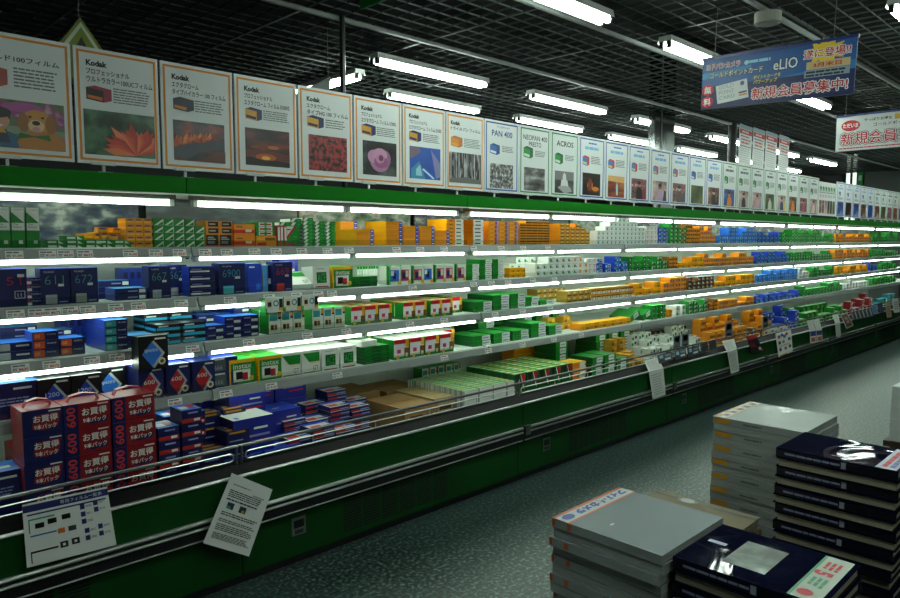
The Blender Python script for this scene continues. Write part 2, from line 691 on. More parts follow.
# --- kinds -------------------------------------------------------------------------------------------------
STK = ('F', .62, .08, .86, .28, 'white')
kind('tall_film_carton', 'tall white-and-green film carton', .047, .10, .165, 'green', decals=[('F', .03, .45, .97, .99, 'white'), ('F', [(.03, .62), (.97, .62), (.03, .88)], 'green'), ('F', .03, .44, .97, .62, 'white'),
     ('F', .5, .12, .8, .2, 'white'), ('L', .03, .45, .97, .99, 'white')], texts=[('F', 'FUJIFILM', .3, .915, .03, 'black', .62), ('F', 'The', .12, .56, .05, 'dkgreen'), ('F', 'Deluxe', .12, .5, .045, 'dkgreen')])
kind('slide_film_box', 'low green-and-white film box', .07, .10, .017, 'green', decals=[('F', .05, .25, .5, .75, 'white'), ('F', [(.6, .1), (.9, .1), (.6, .9)], 'white')])
kind('orange_film_box', 'orange film box', .036, .10, .0255, 'orange', decals=[('F', .05, .15, .95, .55, 'yellow'), ('F', .15, .6, .8, .85, 'purple'), ('L', .0, .15, .95, .55, 'yellow')])
kind('triangle_film_box', 'green film box with white triangles', .047, .10, .0325, 'dkgreen', front='green', decals=[('F', [(.05, .06), (.95, .06), (.95, .95)], 'white'), ('F', [(.35, .1), (.9, .1), (.9, .6)], 'green'), ('L', .0, .05, .95, .5, 'white')])
kind('black_front_film_box', 'orange film box with black front', .067, .10, .062, 'orange', decals=[('F', .05, .14, .95, .95, 'black'), ('F', .02, .0, .98, .1, 'red'), ('F', .15, .72, .6, .8, 'silver'), ('F', .15, .58, .75, .66, 'silver'), ('F', 'lines', .15, .25, .7, .5, 3, 'silver')])
kind('black_label_film_box', 'orange film box with black label', .067, .10, .031, 'orange', decals=[('F', .2, .12, .95, .88, 'black'), ('F', .28, .4, .75, .6, 'silver')])
kind('orange_red_film_box', 'orange film box with red band', .11, .10, .056, 'orange', decals=[('F', .0, .2, .98, .5, 'red'), ('F', .55, .3, .85, .55, 'cream'), ('F', .1, .7, .4, .8, 'brown'), ('L', 0, .2, 1, .5, 'red')])
kind('yellow_ochre_film_box', 'yellow film box with dark label', .115, .10, .055, 'orange', decals=[('F', .08, .55, .95, .9, 'yellow'), ('F', .45, .58, .95, .85, 'brown'), ('F', .08, .15, .5, .4, 'red')])
kind('red_ring_film_box', 'white film box with red bands', .105, .10, .022, 'green', decals=[('F', .14, .06, .86, .94, 'white'), ('F', .2, .3, .8, .7, 'red'), ('F', 'disc', .5, .5, .42, 'green')])
kind('thin_striped_film_box', 'thin red-and-white upright film box', .018, .11, .105, 'red', decals=[('F', .1, .02, .9, .55, 'red'), ('F', .15, .3, .85, .96, 'white'), ('F', .2, .05, .8, .3, 'green')])
kind('diagonal_film_box', 'green film box with red diagonal', .09, .10, .107, 'green', decals=[('F', [(.0, .98), (.7, .98), (.0, .3)], 'white'), ('F', [(.62, .98), (.78, .98), (.0, .2), (.0, .35)], 'red'), ('F', .15, .05, .7, .17, 'magenta'), ('F', .08, .8, .4, .86, 'red'), ('F', .55, .45, .85, .5, 'lgreen')])
kind('green_white_tip_box', 'green film box with white flash', .065, .10, .0185, 'dkgreen', front='green', decals=[('F', [(.0, .05), (.28, .05), (.5, .95), (.2, .95)], 'white'), ('F', .6, .3, .9, .6, 'lgreen'), ('L', 0, .1, 1, .9, 'white')])
kind('yellow_blue_film_box', 'long yellow film box, blue-ended', .125, .20, .0235, 'yellow', front='orange', decals=[('F', .78, .04, .98, .96, 'blue'), ('F', .1, .3, .6, .65, 'amber'), ('F', .82, .35, .94, .65, 'white')], )
kind('yellow_white_film_box', 'yellow film box with white end', .155, .18, .0235, 'yellow', front='yellow', decals=[('F', .5, .03, .99, .97, 'white'), ('F', .0, .03, .48, .97, 'orange'), ('F', .56, .35, .85, .65, 'dkgreen'), ('F', .15, .4, .35, .65, 'brown')])
kind('white_end_film_box', 'white-ended yellow film box', .10, .18, .0235, 'orange', front='white', decals=[('F', .2, .35, .75, .65, 'black'), ('F', .0, .0, .06, 1, 'orange')])
kind('orange_purple_film_box', 'orange film box with purple print', .10, .13, .0265, 'orange', decals=[('F', .62, .1, .78, .9, 'purple'), ('F', .8, .1, .97, .9, 'lav'), ('F', .1, .35, .5, .65, 'yellow')])
kind('dark_striped_film_box', 'amber film box with dark stripe', .065, .10, .0185, 'amber', decals=[('F', .02, .08, .98, .5, 'black'), ('F', .1, .6, .85, .85, 'orange')])
kind('tan_film_box', 'tan film box', .062, .10, .026, 'orange', front='amber', decals=[('F', .1, .12, .9, .45, 'brown'), ('F', .3, .55, .7, .85, 'cream')])
kind('white_grid_film_box', 'white film box with grey window', .060, .10, .036, 'white', decals=[('F', .3, .15, .62, .62, 'teal'), ('F', .1, .75, .8, .85, 'silver')])
kind('white_green_film_box', 'white film box with green window', .070, .10, .045, 'white', decals=[('F', .28, .2, .6, .65, 'green'), ('F', .15, .76, .8, .85, 'silver'), ('F', .66, .2, .8, .4, 'lblue')])
kind('white_orange_film_box', 'white film box with orange window', .070, .10, .045, 'white', decals=[('F', .26, .2, .62, .68, 'orange'), ('F', .15, .76, .8, .85, 'silver')])
kind('white_pink_film_box', 'white film box with pink window', .065, .10, .038, 'white', decals=[('F', .26, .2, .62, .68, 'pink'), ('F', .15, .76, .8, .85, 'brown')])
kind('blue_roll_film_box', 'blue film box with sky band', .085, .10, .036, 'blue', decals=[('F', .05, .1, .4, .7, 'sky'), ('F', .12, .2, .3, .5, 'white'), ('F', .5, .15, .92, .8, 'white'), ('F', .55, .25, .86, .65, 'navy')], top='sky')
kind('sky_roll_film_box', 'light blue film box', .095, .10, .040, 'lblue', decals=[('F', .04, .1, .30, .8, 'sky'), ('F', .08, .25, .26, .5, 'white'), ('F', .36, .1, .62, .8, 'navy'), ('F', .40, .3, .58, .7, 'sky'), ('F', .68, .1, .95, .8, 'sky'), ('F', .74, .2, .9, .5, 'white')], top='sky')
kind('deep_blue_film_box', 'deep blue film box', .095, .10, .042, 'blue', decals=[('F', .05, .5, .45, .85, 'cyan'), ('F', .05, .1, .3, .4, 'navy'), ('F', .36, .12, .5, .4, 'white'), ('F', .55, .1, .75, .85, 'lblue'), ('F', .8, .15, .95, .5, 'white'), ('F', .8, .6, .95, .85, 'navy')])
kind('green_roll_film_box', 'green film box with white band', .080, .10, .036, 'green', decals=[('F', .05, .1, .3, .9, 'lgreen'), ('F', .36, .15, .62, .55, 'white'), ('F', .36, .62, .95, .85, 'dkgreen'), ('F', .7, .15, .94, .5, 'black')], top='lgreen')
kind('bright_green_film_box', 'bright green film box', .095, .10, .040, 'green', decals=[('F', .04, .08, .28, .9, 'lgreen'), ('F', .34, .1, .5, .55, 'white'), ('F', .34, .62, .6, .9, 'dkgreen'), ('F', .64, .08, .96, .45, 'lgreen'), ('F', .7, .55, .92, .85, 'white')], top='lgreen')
kind('green_black_film_box', 'green-and-black film box', .085, .10, .040, 'green', decals=[('F', .04, .06, .45, .7, 'black'), ('F', .1, .2, .3, .5, 'white'), ('F', .52, .1, .7, .8, 'lgreen'), ('F', .75, .06, .96, .6, 'black'), ('F', .79, .15, .92, .35, 'white')], top='lgreen')
kind('green_white_pattern_box', 'green-white-black film box', .075, .10, .038, 'green', decals=[('F', .1, .3, .5, .85, 'white'), ('F', .35, .1, .7, .5, 'black'), ('F', .72, .5, .92, .85, 'white')])
kind('orange_grid_film_box', 'orange film box with purple window', .090, .10, .042, 'orange', decals=[('F', .06, .15, .28, .6, 'purple'), ('F', .36, .15, .6, .6, 'brown'), ('F', .4, .25, .56, .5, 'yellow'), ('F', .68, .15, .92, .6, 'purple'), ('F', .06, .7, .94, .88, 'yellow')], top='yellow')
kind('yellow_pack_film_box', 'yellow film multipack', .110, .10, .050, 'orange', front='yellow', decals=[('F', .06, .1, .4, .55, 'orange'), ('F', .5, .15, .9, .45, 'brown'), ('F', .5, .6, .9, .85, 'orange')], top='yellow')
kind('orange_dark_film_box', 'orange film box with black windows', .075, .10, .036, 'brown', front='orange', decals=[('F', .06, .1, .44, .55, 'black'), ('F', .54, .1, .92, .55, 'black')])
kind('gold_roll_film_box', 'gold film box with grey print', .070, .10, .042, 'gold', decals=[('F', .08, .1, .9, .38, 'brown'), ('F', .1, .5, .5, .85, 'cream'), ('F', .6, .5, .9, .85, 'amber')], top='cream')
kind('gold_white_film_box', 'gold-and-white film box with red spot', .065, .10, .045, 'amber', decals=[('F', .04, .05, .96, .4, 'white'), ('F', 'disc', .35, .22, .14, 'red'), ('F', .1, .5, .9, .62, 'black'), ('F', .1, .7, .5, .9, 'gold')], top='cream')
kind('dark_bulk_film_box', 'dark brown-and-white film box', .075, .10, .038, 'brown', front='black', decals=[('F', .1, .2, .5, .7, 'white'), ('F', .55, .2, .9, .5, 'orange')], top='silver')
kind('white_blue_film_box', 'white-and-blue film box', .085, .10, .040, 'white', decals=[('F', .06, .1, .5, .6, 'lav'), ('F', .55, .2, .9, .8, 'pink')], top='white')
kind('brick_red_film_box', 'brick-red-and-white film box', .095, .10, .040, 'dkred', front='brown', decals=[('F', .05, .1, .5, .5, 'pink'), ('F', .55, .2, .92, .8, 'white'), ('F', .1, .6, .4, .85, 'black')], top='pink')
# instant film
def numbox(name, desc, num, w, h, numcol, base='navy', patch='silver', d=.075):
    kind(name, desc, w, d, h, base, top='blue', decals=[('F', .15, .03, .55, .28, patch), ('F', .6, .5, .8, .57, 'white'), ('F', .62, .06, .92, .09, 'lav')],
         texts=[('F', 'POLAROID', .12, .88, .045, 'white', .35), ('F', num, .14, .56, .24, numcol, .66, 0, -.02)])
numbox('instant_film_box', 'upright navy film box', '611', .105, .147, '5C9C90')
numbox('instant_film_carton', 'upright navy film box', '672', .102, .147, '5C9C90', patch='8A948C')
numbox('instant_pack_box', 'upright navy film box', '667', .097, .145, '5C9C90')
numbox('instant_pack_carton', 'wide navy film box', '6900', .135, .150, '4CB0C0', patch='4CB0C0')
numbox('peel_film_box', 'upright navy film box with red 669', '669', .107, .150, 'C03028', patch='C03028')
numbox('peel_film_carton', 'tall blue film box with red 960', '960', .115, .185, 'C03028', base='blue', patch='blue')
kind('instant_fifty_one_box', 'upright navy film box with red 51', .10, .10, .149, 'navy', top='blue', decals=[('F', .68, .78, .92, .86, 'white'), ('F', .56, .22, .92, .42, 'white'), ('F', .58, .235, .9, .405, 'navy')],
     texts=[('F', '51', .3, .58, .2, 'C02020', .5, 0, -.02), ('F', '11', .66, .26, .1, 'white')])
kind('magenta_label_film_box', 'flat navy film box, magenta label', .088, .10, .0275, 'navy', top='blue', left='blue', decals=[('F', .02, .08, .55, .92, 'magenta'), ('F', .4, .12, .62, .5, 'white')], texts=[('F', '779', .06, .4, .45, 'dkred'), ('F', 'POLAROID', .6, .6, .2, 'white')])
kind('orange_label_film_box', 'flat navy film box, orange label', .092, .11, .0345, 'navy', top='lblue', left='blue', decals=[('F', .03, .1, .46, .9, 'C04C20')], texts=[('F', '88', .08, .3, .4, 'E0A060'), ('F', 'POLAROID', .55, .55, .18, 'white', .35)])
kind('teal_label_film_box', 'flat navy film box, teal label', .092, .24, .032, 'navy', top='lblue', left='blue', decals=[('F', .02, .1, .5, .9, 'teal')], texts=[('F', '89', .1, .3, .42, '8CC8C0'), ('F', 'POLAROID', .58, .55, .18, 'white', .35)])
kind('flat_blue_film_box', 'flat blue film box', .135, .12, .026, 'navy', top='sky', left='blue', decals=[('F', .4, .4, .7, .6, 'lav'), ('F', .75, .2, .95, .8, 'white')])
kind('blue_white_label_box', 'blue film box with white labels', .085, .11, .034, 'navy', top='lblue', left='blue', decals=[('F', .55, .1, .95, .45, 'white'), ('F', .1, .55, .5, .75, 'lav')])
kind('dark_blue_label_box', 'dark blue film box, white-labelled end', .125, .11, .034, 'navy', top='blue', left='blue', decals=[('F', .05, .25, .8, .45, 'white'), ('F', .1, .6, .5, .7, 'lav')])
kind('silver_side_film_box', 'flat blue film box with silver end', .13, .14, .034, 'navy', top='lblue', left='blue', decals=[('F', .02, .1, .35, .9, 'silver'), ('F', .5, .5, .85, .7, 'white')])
kind('upright_blue_film_box', 'slim upright blue film box', .03, .10, .125, 'blue', top='sky', front='blue', decals=[('F', .2, .1, .8, .3, 'sky'), ('F', .2, .6, .8, .85, 'navy')])
kind('cyan_band_film_box', 'black film box with cyan band', .110, .13, .030, 'black', top='1A1E22', decals=[('F', .03, .12, .97, .55, 'cyan'), ('F', .1, .65, .5, .85, 'white'), ('T', .1, .1, .4, .5, 'silver'), ('L', 0, .1, 1, .5, 'cyan')])
kind('plain_blue_film_box', 'plain upright blue film box', .075, .08, .145, 'blue', decals=[('F', .1, .85, .5, .9, 'white'), ('F', .6, .1, .9, .3, 'lblue')], top='sky')
kind('silver_blue_film_box', 'upright silver-and-blue film box', .055, .08, .135, 'silver', front='sky', decals=[('F', .5, .0, 1, 1, 'navy'), ('F', .55, .3, .95, .5, 'white')], top='white')
kind('large_blue_film_carton', 'large blue film carton', .18, .14, .138, 'navy', top='lblue', left='blue', decals=[('F', .5, .8, .85, .86, 'white'), ('F', 'lines', .2, .35, .8, .6, 3, 'lav'), ('T', .3, .3, .8, .5, 'white'), ('T', .45, .6, .6, .7, 'red')])
def diamond(name, desc, txt, col, w, h, d, base='black', band='black'):
    kind(name, desc, w, d, h, base, top='1A1E22' if base == 'black' else 'blue', left=base, decals=[('F', [(.12, .45), (.45, .82), (.78, .45), (.45, .06)], col), ('F', [(.45, .06), (.52, .0), (.88, .45), (.52, .86), (.45, .82), (.78, .45)], 'silver'),
         ('F', 'disc', .78, .2, .11, 'cream'), ('F', 'disc', .78, .2, .06, 'brown'), ('F', .55, .88, .92, .93, 'white'), ('T', .35, .3, .6, .38, 'silver'), ('T', .0, .0, 1, .14, 'white' if base == 'black' else 'lblue')],
         texts=[('F', txt, .2, .48, .13, 'white', .44)])
diamond('black_diamond_film_box', 'black film box with blue diamond', '1200', 'blue', .113, .138, .11)
diamond('blue_diamond_film_carton', 'black film carton with blue diamond', 'spectra', 'lblue', .125, .138, .072)
diamond('red_diamond_film_box', 'navy film box with red diamond', '600', 'A81C20', .105, .138, .11, 'navy')
kind('grey_label_film_box', 'dark blue film box, grey label', .13, .11, .068, 'navy', top='blue', decals=[('F', .05, .1, .55, .85, '4A5458'), ('F', .1, .86, .5, .96, 'white')], texts=[('F', '666', .1, .2, .3, 'silver')])
kind('yellow_green_instant_box', 'yellow-and-green instant film box', .135, .08, .118, 'green', top='lgreen', left='yellow', decals=[('F', 0, .86, 1, 1, 'yellow'), ('F', 0, 0, .06, 1, 'yellow'), ('F', .15, .1, .8, .58, 'white'), ('F', .25, .2, .5, .5, 'black'), ('F', .5, .15, .7, .45, 'red'), ('F', 'disc', .85, .2, .1, 'yellow')],
     texts=[('F', 'instax', .15, .62, .2, 'white', .7, 0, .015)])
kind('small_instant_box', 'small white-and-green instant film box', .066, .09, .112, 'white', left='green', top='lgreen', decals=[('F', .08, .6, .7, .9, 'teal'), ('F', .08, .12, .75, .5, 'cream'), ('F', .15, .2, .4, .42, 'black'), ('F', .45, .2, .68, .42, 'brown'), ('F', .8, .66, 1, .98, 'black'), ('F', .82, .75, .98, .95, 'yellow'), ('F', .0, .0, 1, .05, 'green')])
kind('small_instant_twin_pack', 'small white instant film twin-pack', .098, .044, .072, 'white', left='lgreen', top='silver', decals=[('F', .1, .3, .38, .85, 'cream'), ('F', .14, .4, .34, .7, 'black'), ('F', 'disc', .6, .6, .22, 'teal', .6), ('F', .78, .1, .98, .9, 'black'), ('F', .8, .08, .98, .3, 'yellow'), ('F', 0, .0, .1, .3, 'lgreen')])
kind('red_instant_box', 'red-topped green instant film box', .092, .075, .100, 'green', front='white', top='red', left='green', decals=[('F', 0, .78, .8, 1, 'red'), ('F', .8, .5, 1, 1, 'yellow'), ('F', .0, .0, 1, .16, 'green'), ('F', .12, .25, .62, .7, 'D8D4D8'), ('F', .2, .3, .45, .5, 'magenta'), ('F', .7, .1, 1, .5, 'brown'), ('F', 'disc', .25, .12, .1, 'yellow'), ('T', .1, .1, .45, .9, 'lgreen'), ('T', .5, .2, .7, .8, 'cream')])
kind('wide_instant_box', 'red-and-white wide instant film box', .112, .10, .113, 'green', front='white', top='white', left='green', decals=[('F', 0, .78, .78, 1, 'red'), ('F', .78, .6, 1, 1, 'yellow'), ('F', .0, .0, 1, .14, 'green'), ('F', .1, .22, .6, .74, 'D8D4D8'), ('F', .2, .3, .45, .5, 'magenta'), ('F', .68, .08, 1, .56, 'brown'), ('F', 'disc', .25, .1, .1, 'yellow'), ('F', 'disc', .84, .2, .1, 'cream')])
kind('white_green_corner_box', 'white film box with green corner', .108, .11, .118, 'white', decals=[('F', [(.05, .9), (.98, .9), (.98, .5), (.4, .5)], 'green'), ('F', [(.4, .5), (.98, .5), (.98, .42), (.5, .42)], 'cream'), ('F', .05, .03, .98, .07, 'dkred')], texts=[('F', 'GT', .62, .12, .2, 'black', .3)])
kind('white_green_panel_box', 'white film box with green panel', .105, .11, .116, 'white', decals=[('F', .2, .22, .8, .72, 'dkgreen'), ('F', .1, .03, .9, .08, 'dkred'), ('F', .2, .85, .7, .9, 'silver')], texts=[('F', 'ACE', .26, .28, .38, 'lgreen', .48)])
kind('flat_green_corner_box', 'flat white film box with green corner', .12, .12, .03, 'white', decals=[('T', [(.05, .95), (.98, .95), (.98, .6), (.4, .6)], 'green'), ('T', .05, .5, .98, .56, 'cream')], texts=[('T', 'GT', .62, .1, .22, 'black', .3)])
kind('thin_green_box', 'flat dark green film box', .175, .14, .0185, 'dkgreen', top='green', decals=[('F', .05, .3, .3, .7, 'green'), ('F', .7, .3, .92, .7, 'green')])
kind('green_instant_pack', 'green-edged instant film pack', .016, .10, .108, 'silver', front='white', top='lgreen', left='white', decals=[('F', 0, .85, 1, 1, 'green'), ('F', .2, .1, .8, .5, 'silver')])
kind('picture_instant_pack', 'colourful picture-front instant film pack', .082, .028, .108, 'green', front='white', top='lgreen', decals=[('F', 0, .86, 1, 1, 'white'), ('F', .1, .18, .8, .8, 'magenta'), ('F', .2, .3, .5, .65, 'navy'), ('F', .5, .4, .75, .75, 'cream'), ('F', .7, 0, 1, .2, 'yellow'), ('F', 0, 0, .1, 1, 'lgreen')])
kind('picture_blue_pack', 'blue picture-front instant film pack', .082, .028, .108, 'green', front='white', top='lgreen', decals=[('F', 0, .86, 1, 1, 'white'), ('F', .1, .18, .85, .8, 'lblue'), ('F', .3, .3, .6, .65, 'navy'), ('F', .15, .5, .4, .75, 'white'), ('F', .7, 0, 1, .2, 'yellow'), ('F', 0, 0, .1, 1, 'lgreen')])
kind('green_white_end_box', 'green film box with white end', .115, .13, .026, 'green', top='green', decals=[('F', .45, .04, .99, .96, 'white'), ('F', .52, .35, .9, .65, 'silver')])
kind('wide_green_flat_box', 'flat green film box with white end', .165, .24, .033, 'green', top='green', left='dkgreen', decals=[('F', .5, .05, .98, .95, 'white'), ('F', .56, .35, .9, .65, 'lav'), ('T', .3, .2, .8, .4, 'lgreen')])
kind('small_yellow_film_box', 'small yellow film box', .055, .10, .034, 'orange', front='yellow', decals=[('F', .1, .15, .5, .6, 'orange'), ('F', .55, .2, .9, .5, 'brown')], top='yellow')
# the well
kind('nine_pack_box', 'red nine-pack film box', .163, .13, .098, 'navy', front='7E0E18', top='8A1018', left='navy',
     decals=[('F', 0, 0, .3, 1, 'navy'), ('F', .72, .88, .95, .93, 'white'), ('F', .3, .0, .305, 1, '400810'), ('F', [(.42, .2), (.62, .24), (.97, .42), (.9, .2), (.62, .14)], 'navy')],
     texts=[('F', '600', .25, .12, .33, 'B83028', .47, math.pi / 2, .02), ('F', 'お買得', .38, .5, .3, 'white', .54, 0, .02), ('F', '9本パック', .4, .22, .2, 'white', .5, 0, .015)])
kind('nine_pack_end_box', 'navy-ended nine-pack film box', .13, .163, .098, '7E0E18', front='navy', left='7E0E18', top='8A1018',
     decals=[('F', .65, .88, .95, .93, 'white'), ('F', [(.22, .3), (.3, .8), (.95, .84), (.88, .34), (.5, .2)], '7E0E18')], texts=[('F', 'お買得', .26, .52, .27, 'white', .62, 0, .02), ('F', '9本パック', .28, .26, .19, 'white', .56, 0, .015)])
kind('red_base_film_box', 'navy film box with red base', .085, .12, .056, 'navy', top='lblue', left='navy', decals=[('F', 0, .04, 1, .34, 'A82820'), ('F', .6, .12, .9, .3, 'white'), ('F', .3, .7, .8, .82, 'lav'), ('T', .1, .2, .5, .6, 'white'), ('T', .55, .3, .9, .8, 'red')])
kind('yellow_print_film_box', 'dark yellow-printed film box', .11, .12, .062, '101848', top='101848', left='101848', decals=[('T', .1, .1, .9, .3, 'amber'), ('T', .2, .5, .8, .65, 'amber'), ('F', .1, .78, .8, .92, 'amber'), ('F', .1, .2, .7, .3, 'lav')])
kind('blue_roof_carton', 'big blue carton with small print', .19, .17, .125, 'navy', front='1A2488', top='blue', left='navy', decals=[('F', .55, .66, .85, .72, 'white'), ('F', .45, .3, .9, .36, 'red'), ('F', .25, .46, .9, .52, 'lav'), ('T', .3, .3, .5, .36, 'white')])
kind('blue_glare_top_carton', 'big blue carton with white top', .20, .16, .165, 'navy', front='1A2488', top='white', left='navy', decals=[('F', .5, .66, .85, .72, 'white'), ('F', .45, .3, .9, .36, 'red'), ('F', .25, .46, .9, .52, 'lav'), ('T', .1, .1, .2, .3, 'lblue')])  # blue carton whose top face is coloured white for the glare on it
kind('red_stripe_flat_box', 'flat blue-white-red film box', .125, .12, .024, 'navy', top='white', left='navy', decals=[('F', .0, .1, .5, .5, 'A82820'), ('F', .5, .2, .95, .5, 'lav'), ('T', .08, .1, .55, .45, 'red'), ('T', .0, .7, 1, 1, 'blue'), ('T', .6, .1, 1, .3, 'blue')])
kind('slab_film_box', 'white-fronted green film slab', .125, .042, .20, 'green', front='white', top='lgreen', left='white', decals=[('F', 0, 0, .05, 1, 'green'), ('F', .3, .7, .7, .74, 'silver'), ('F', 'disc', .5, .3, .05, 'silver'), ('T', .05, .15, .95, .45, 'white'), ('T', .1, .55, .5, .8, 'yellow'), ('L', .3, 0, .75, 1, 'silver')])
kind('green_tri_front_box', 'green film box with red-black corner', .12, .05, .118, 'green', front='dkgreen', top='lgreen', left='dkgreen', decals=[('F', [(.5, .95), (.98, .95), (.8, .1)], 'A01420'), ('F', [(.05, .95), (.45, .95), (.3, .3)], 'black'), ('F', [(.5, .95), (.56, .95), (.86, .1), (.8, .1)], 'white'), ('T', .1, .2, .5, .8, 'white'), ('T', .55, .2, .9, .6, 'yellow')])
kind('long_yellow_film_box', 'long yellow film carton', .30, .12, .048, 'yellow', front='orange', top='yellow', left='orange', decals=[('F', .05, .55, .7, .85, 'yellow'), ('F', .78, .15, .95, .7, 'brown'), ('F', .8, .2, .93, .5, 'purple')])
kind('yellow_white_tag_box', 'orange film box with white tag', .16, .14, .045, 'orange', front='orange', decals=[('F', .5, .08, .97, .92, 'white'), ('F', .9, .3, .97, .7, 'brown')], top='yellow')
kind('green_white_tag_box', 'green film carton with white tag', .15, .20, .048, 'green', front='green', decals=[('F', .35, .1, .85, .9, 'white'), ('F', .42, .4, .78, .6, 'lav')], top='green', left='dkgreen')
kind('gold_bulk_pack', 'gold film pack', .085, .07, .05, 'gold', decals=[('F', .1, .1, .5, .5, 'brown'), ('F', .55, .4, .9, .8, 'yellow'), ('T', .1, .1, .6, .6, 'yellow')], top='amber')
kind('white_green_pack', 'white film pack with green marks', .095, .075, .05, 'white', decals=[('F', .1, .1, .4, .6, 'green'), ('F', .55, .3, .85, .8, 'black'), ('T', .1, .1, .5, .5, 'green'), ('T', .6, .4, .8, .8, 'silver')], top='white')
kind('orange_brick_pack', 'orange film brick', .11, .085, .058, 'orange', decals=[('F', .06, .1, .3, .5, 'brown'), ('F', .37, .1, .63, .5, 'brown'), ('F', .7, .1, .94, .5, 'brown'), ('F', .06, .6, .94, .9, 'yellow'), ('T', .1, .1, .9, .4, 'yellow')], top='orange')
kind('blue_brick_pack', 'blue film brick', .12, .09, .058, 'blue', decals=[('F', .06, .15, .3, .7, 'sky'), ('F', .36, .15, .5, .5, 'white'), ('F', .55, .5, .92, .85, 'white'), ('F', .6, .1, .9, .4, 'navy'), ('T', .1, .1, .6, .5, 'sky')], top='blue')
kind('green_brick_pack', 'green film brick', .12, .09, .058, 'green', decals=[('F', .06, .15, .3, .8, 'dkgreen'), ('F', .36, .15, .62, .8, 'lgreen'), ('F', .7, .2, .92, .5, 'yellow'), ('T', .1, .1, .9, .5, 'white')], top='lgreen')
kind('red_brick_pack', 'red-brown film brick', .12, .09, .05, 'dkred', front='brown', decals=[('F', .06, .15, .5, .6, 'pink'), ('F', .6, .3, .92, .8, 'white'), ('T', .1, .1, .6, .5, 'white')], top='pink')
kind('teal_brick_pack', 'teal film brick', .12, .09, .05, 'teal', decals=[('F', .06, .15, .5, .6, 'white'), ('T', .1, .1, .6, .5, 'sky')], top='cyan')

# ------------------------------------------------------------------ goods on the top shelf
Z1, Z2, Z3, Z4 = [z + .0005 for _, z in SHELVES]
Y1, Y2, Y3, Y4 = 3.185, 3.14, 3.09, 3.02
YW = 2.85
ZW = WELL + .0005
S1, S2, S3, S4, SW = 'top shelf', 'second shelf', 'third shelf', 'lowest shelf', 'well'


def px(p, Y):
    return ax(p, Y)


stack('tall_film_carton', px(-3, Y1), Y1, Z1, 3, 'at the near end of the top shelf', gap=.005)
stack('slide_film_box', px(47, Y1), Y1, Z1, 3, 'beside the tall cartons, top shelf', layers=[2, 3, 2])
stack('slide_film_box', px(97, Y1), Y1, Z1, 2, 'under the tumbled orange boxes, top shelf', layers=2, gap=.002)
for k, (p, dz, rz, ry) in enumerate([(97, 0, .5, .05), (104, .002, .3, -.12), (111, .0, -.2, .1), (116, .026, .25, .12), (101, .028, -.15, .06)]):
    one('orange_film_box', px(p, Y1), Y1 + .03, Z1 + .038 + dz, 'orange film box lying askew on the low green boxes, %s of five' % ORD[k], 'tumbled orange boxes', rz, ry=ry)
stack('orange_film_box', px(127, Y1), Y1, Z1, 3, 'before the triangle boxes, top shelf', layers=5, gap=.001)
stack('triangle_film_box', px(154, Y1), Y1, Z1, 5, 'along the top shelf', layers=[4, 4, 4, 4, 3], gap=.001)
stack('black_front_film_box', px(206, Y1), Y1, Z1, 2, 'beside the triangle boxes, top shelf', gap=.001)
stack('black_label_film_box', px(206, Y1), Y1, Z1 + .063, 2, 'on the black-fronted boxes', layers=2, gap=.001)
stack('orange_red_film_box', px(234.5, Y1), Y1, Z1, 1, 'next to the black-fronted boxes', layers=2)
stack('yellow_ochre_film_box', px(256, Y1), Y1, Z1, 1, 'under the white red-banded boxes, top shelf')
stack('red_ring_film_box', px(256.5, Y1), Y1, Z1 + .0565, 1, 'on the yellow dark-labelled box', layers=3)
stack('thin_striped_film_box', px(277.5, Y1), Y1, Z1, 3, 'upright by the red-diagonal box', gap=.0015)
stack('diagonal_film_box', px(285, Y1), Y1, Z1, 1, 'among the stacks in the middle of the top shelf')
stack('green_white_tip_box', px(280, Y1), Y1, Z1 + .108, 2, 'lying on the red-diagonal box', layers=[1, 2], gap=.001)
stack('green_white_tip_box', px(303.5, Y1), Y1, Z1, 3, 'beside the red-diagonal box', layers=[8, 7, 7], gap=.005)
xa = px(357, Y1)
stack('yellow_blue_film_box', xa, Y1, Z1, 1, 'first of the blue-ended yellow stacks', layers=4)
stack('yellow_blue_film_box', xa + .04, Y1 + .21, Z1, 1, 'behind the first blue-ended yellow stack', layers=6)
stack('yellow_blue_film_box', px(386.5, Y1), Y1, Z1, 4, 'in the row of blue-ended stacks', layers=[6, 5, 5, 4], gap=.006)
stack('yellow_white_film_box', px(449, Y1), Y1 + .02, Z1, 1, 'beside the blue-ended stacks', layers=7)
stack('white_end_film_box', px(473, Y1), Y1, Z1, 1, 'beside the white-ended yellow stack', layers=7)
stack('orange_purple_film_box', px(489, Y1), Y1, Z1, 3, 'before the dark-striped stacks, top shelf', layers=[6, 6, 6], gap=.004)
stack('dark_striped_film_box', px(520, Y1), Y1, Z1, 5, 'on the top shelf', layers=[8, 9, 9, 9, 9], gap=.002)
stack('tan_film_box', px(560, Y1), Y1, Z1, 6, 'beside the dark-striped stacks', layers=[6, 6, 5, 6, 5, 4], gap=.004)
stack('white_grid_film_box', px(597, Y1), Y1, Z1, 12, 'on the top shelf', layers=[3, 3, 4, 5, 5, 6, 6, 6, 5, 5, 4, 4], gap=.002)
x = px(646, Y1)
stack('white_pink_film_box', x, Y1, Z1, 3, 'on the top shelf', layers=4)
stack('blue_roll_film_box', x + .22, Y1, Z1, 2, 'between white and green stacks', layers=4)
stack('green_roll_film_box', x + .42, Y1, Z1, 4, 'beyond the white stacks, top shelf', layers=[5, 5, 4, 4])
stack('orange_dark_film_box', px(681, Y1), Y1, Z1, 5, 'on the top shelf', layers=[4, 5, 5, 4, 4])
stack('orange_grid_film_box', px(699, Y1), Y1, Z1, 4, 'on the top shelf', layers=[4, 3, 4, 2])


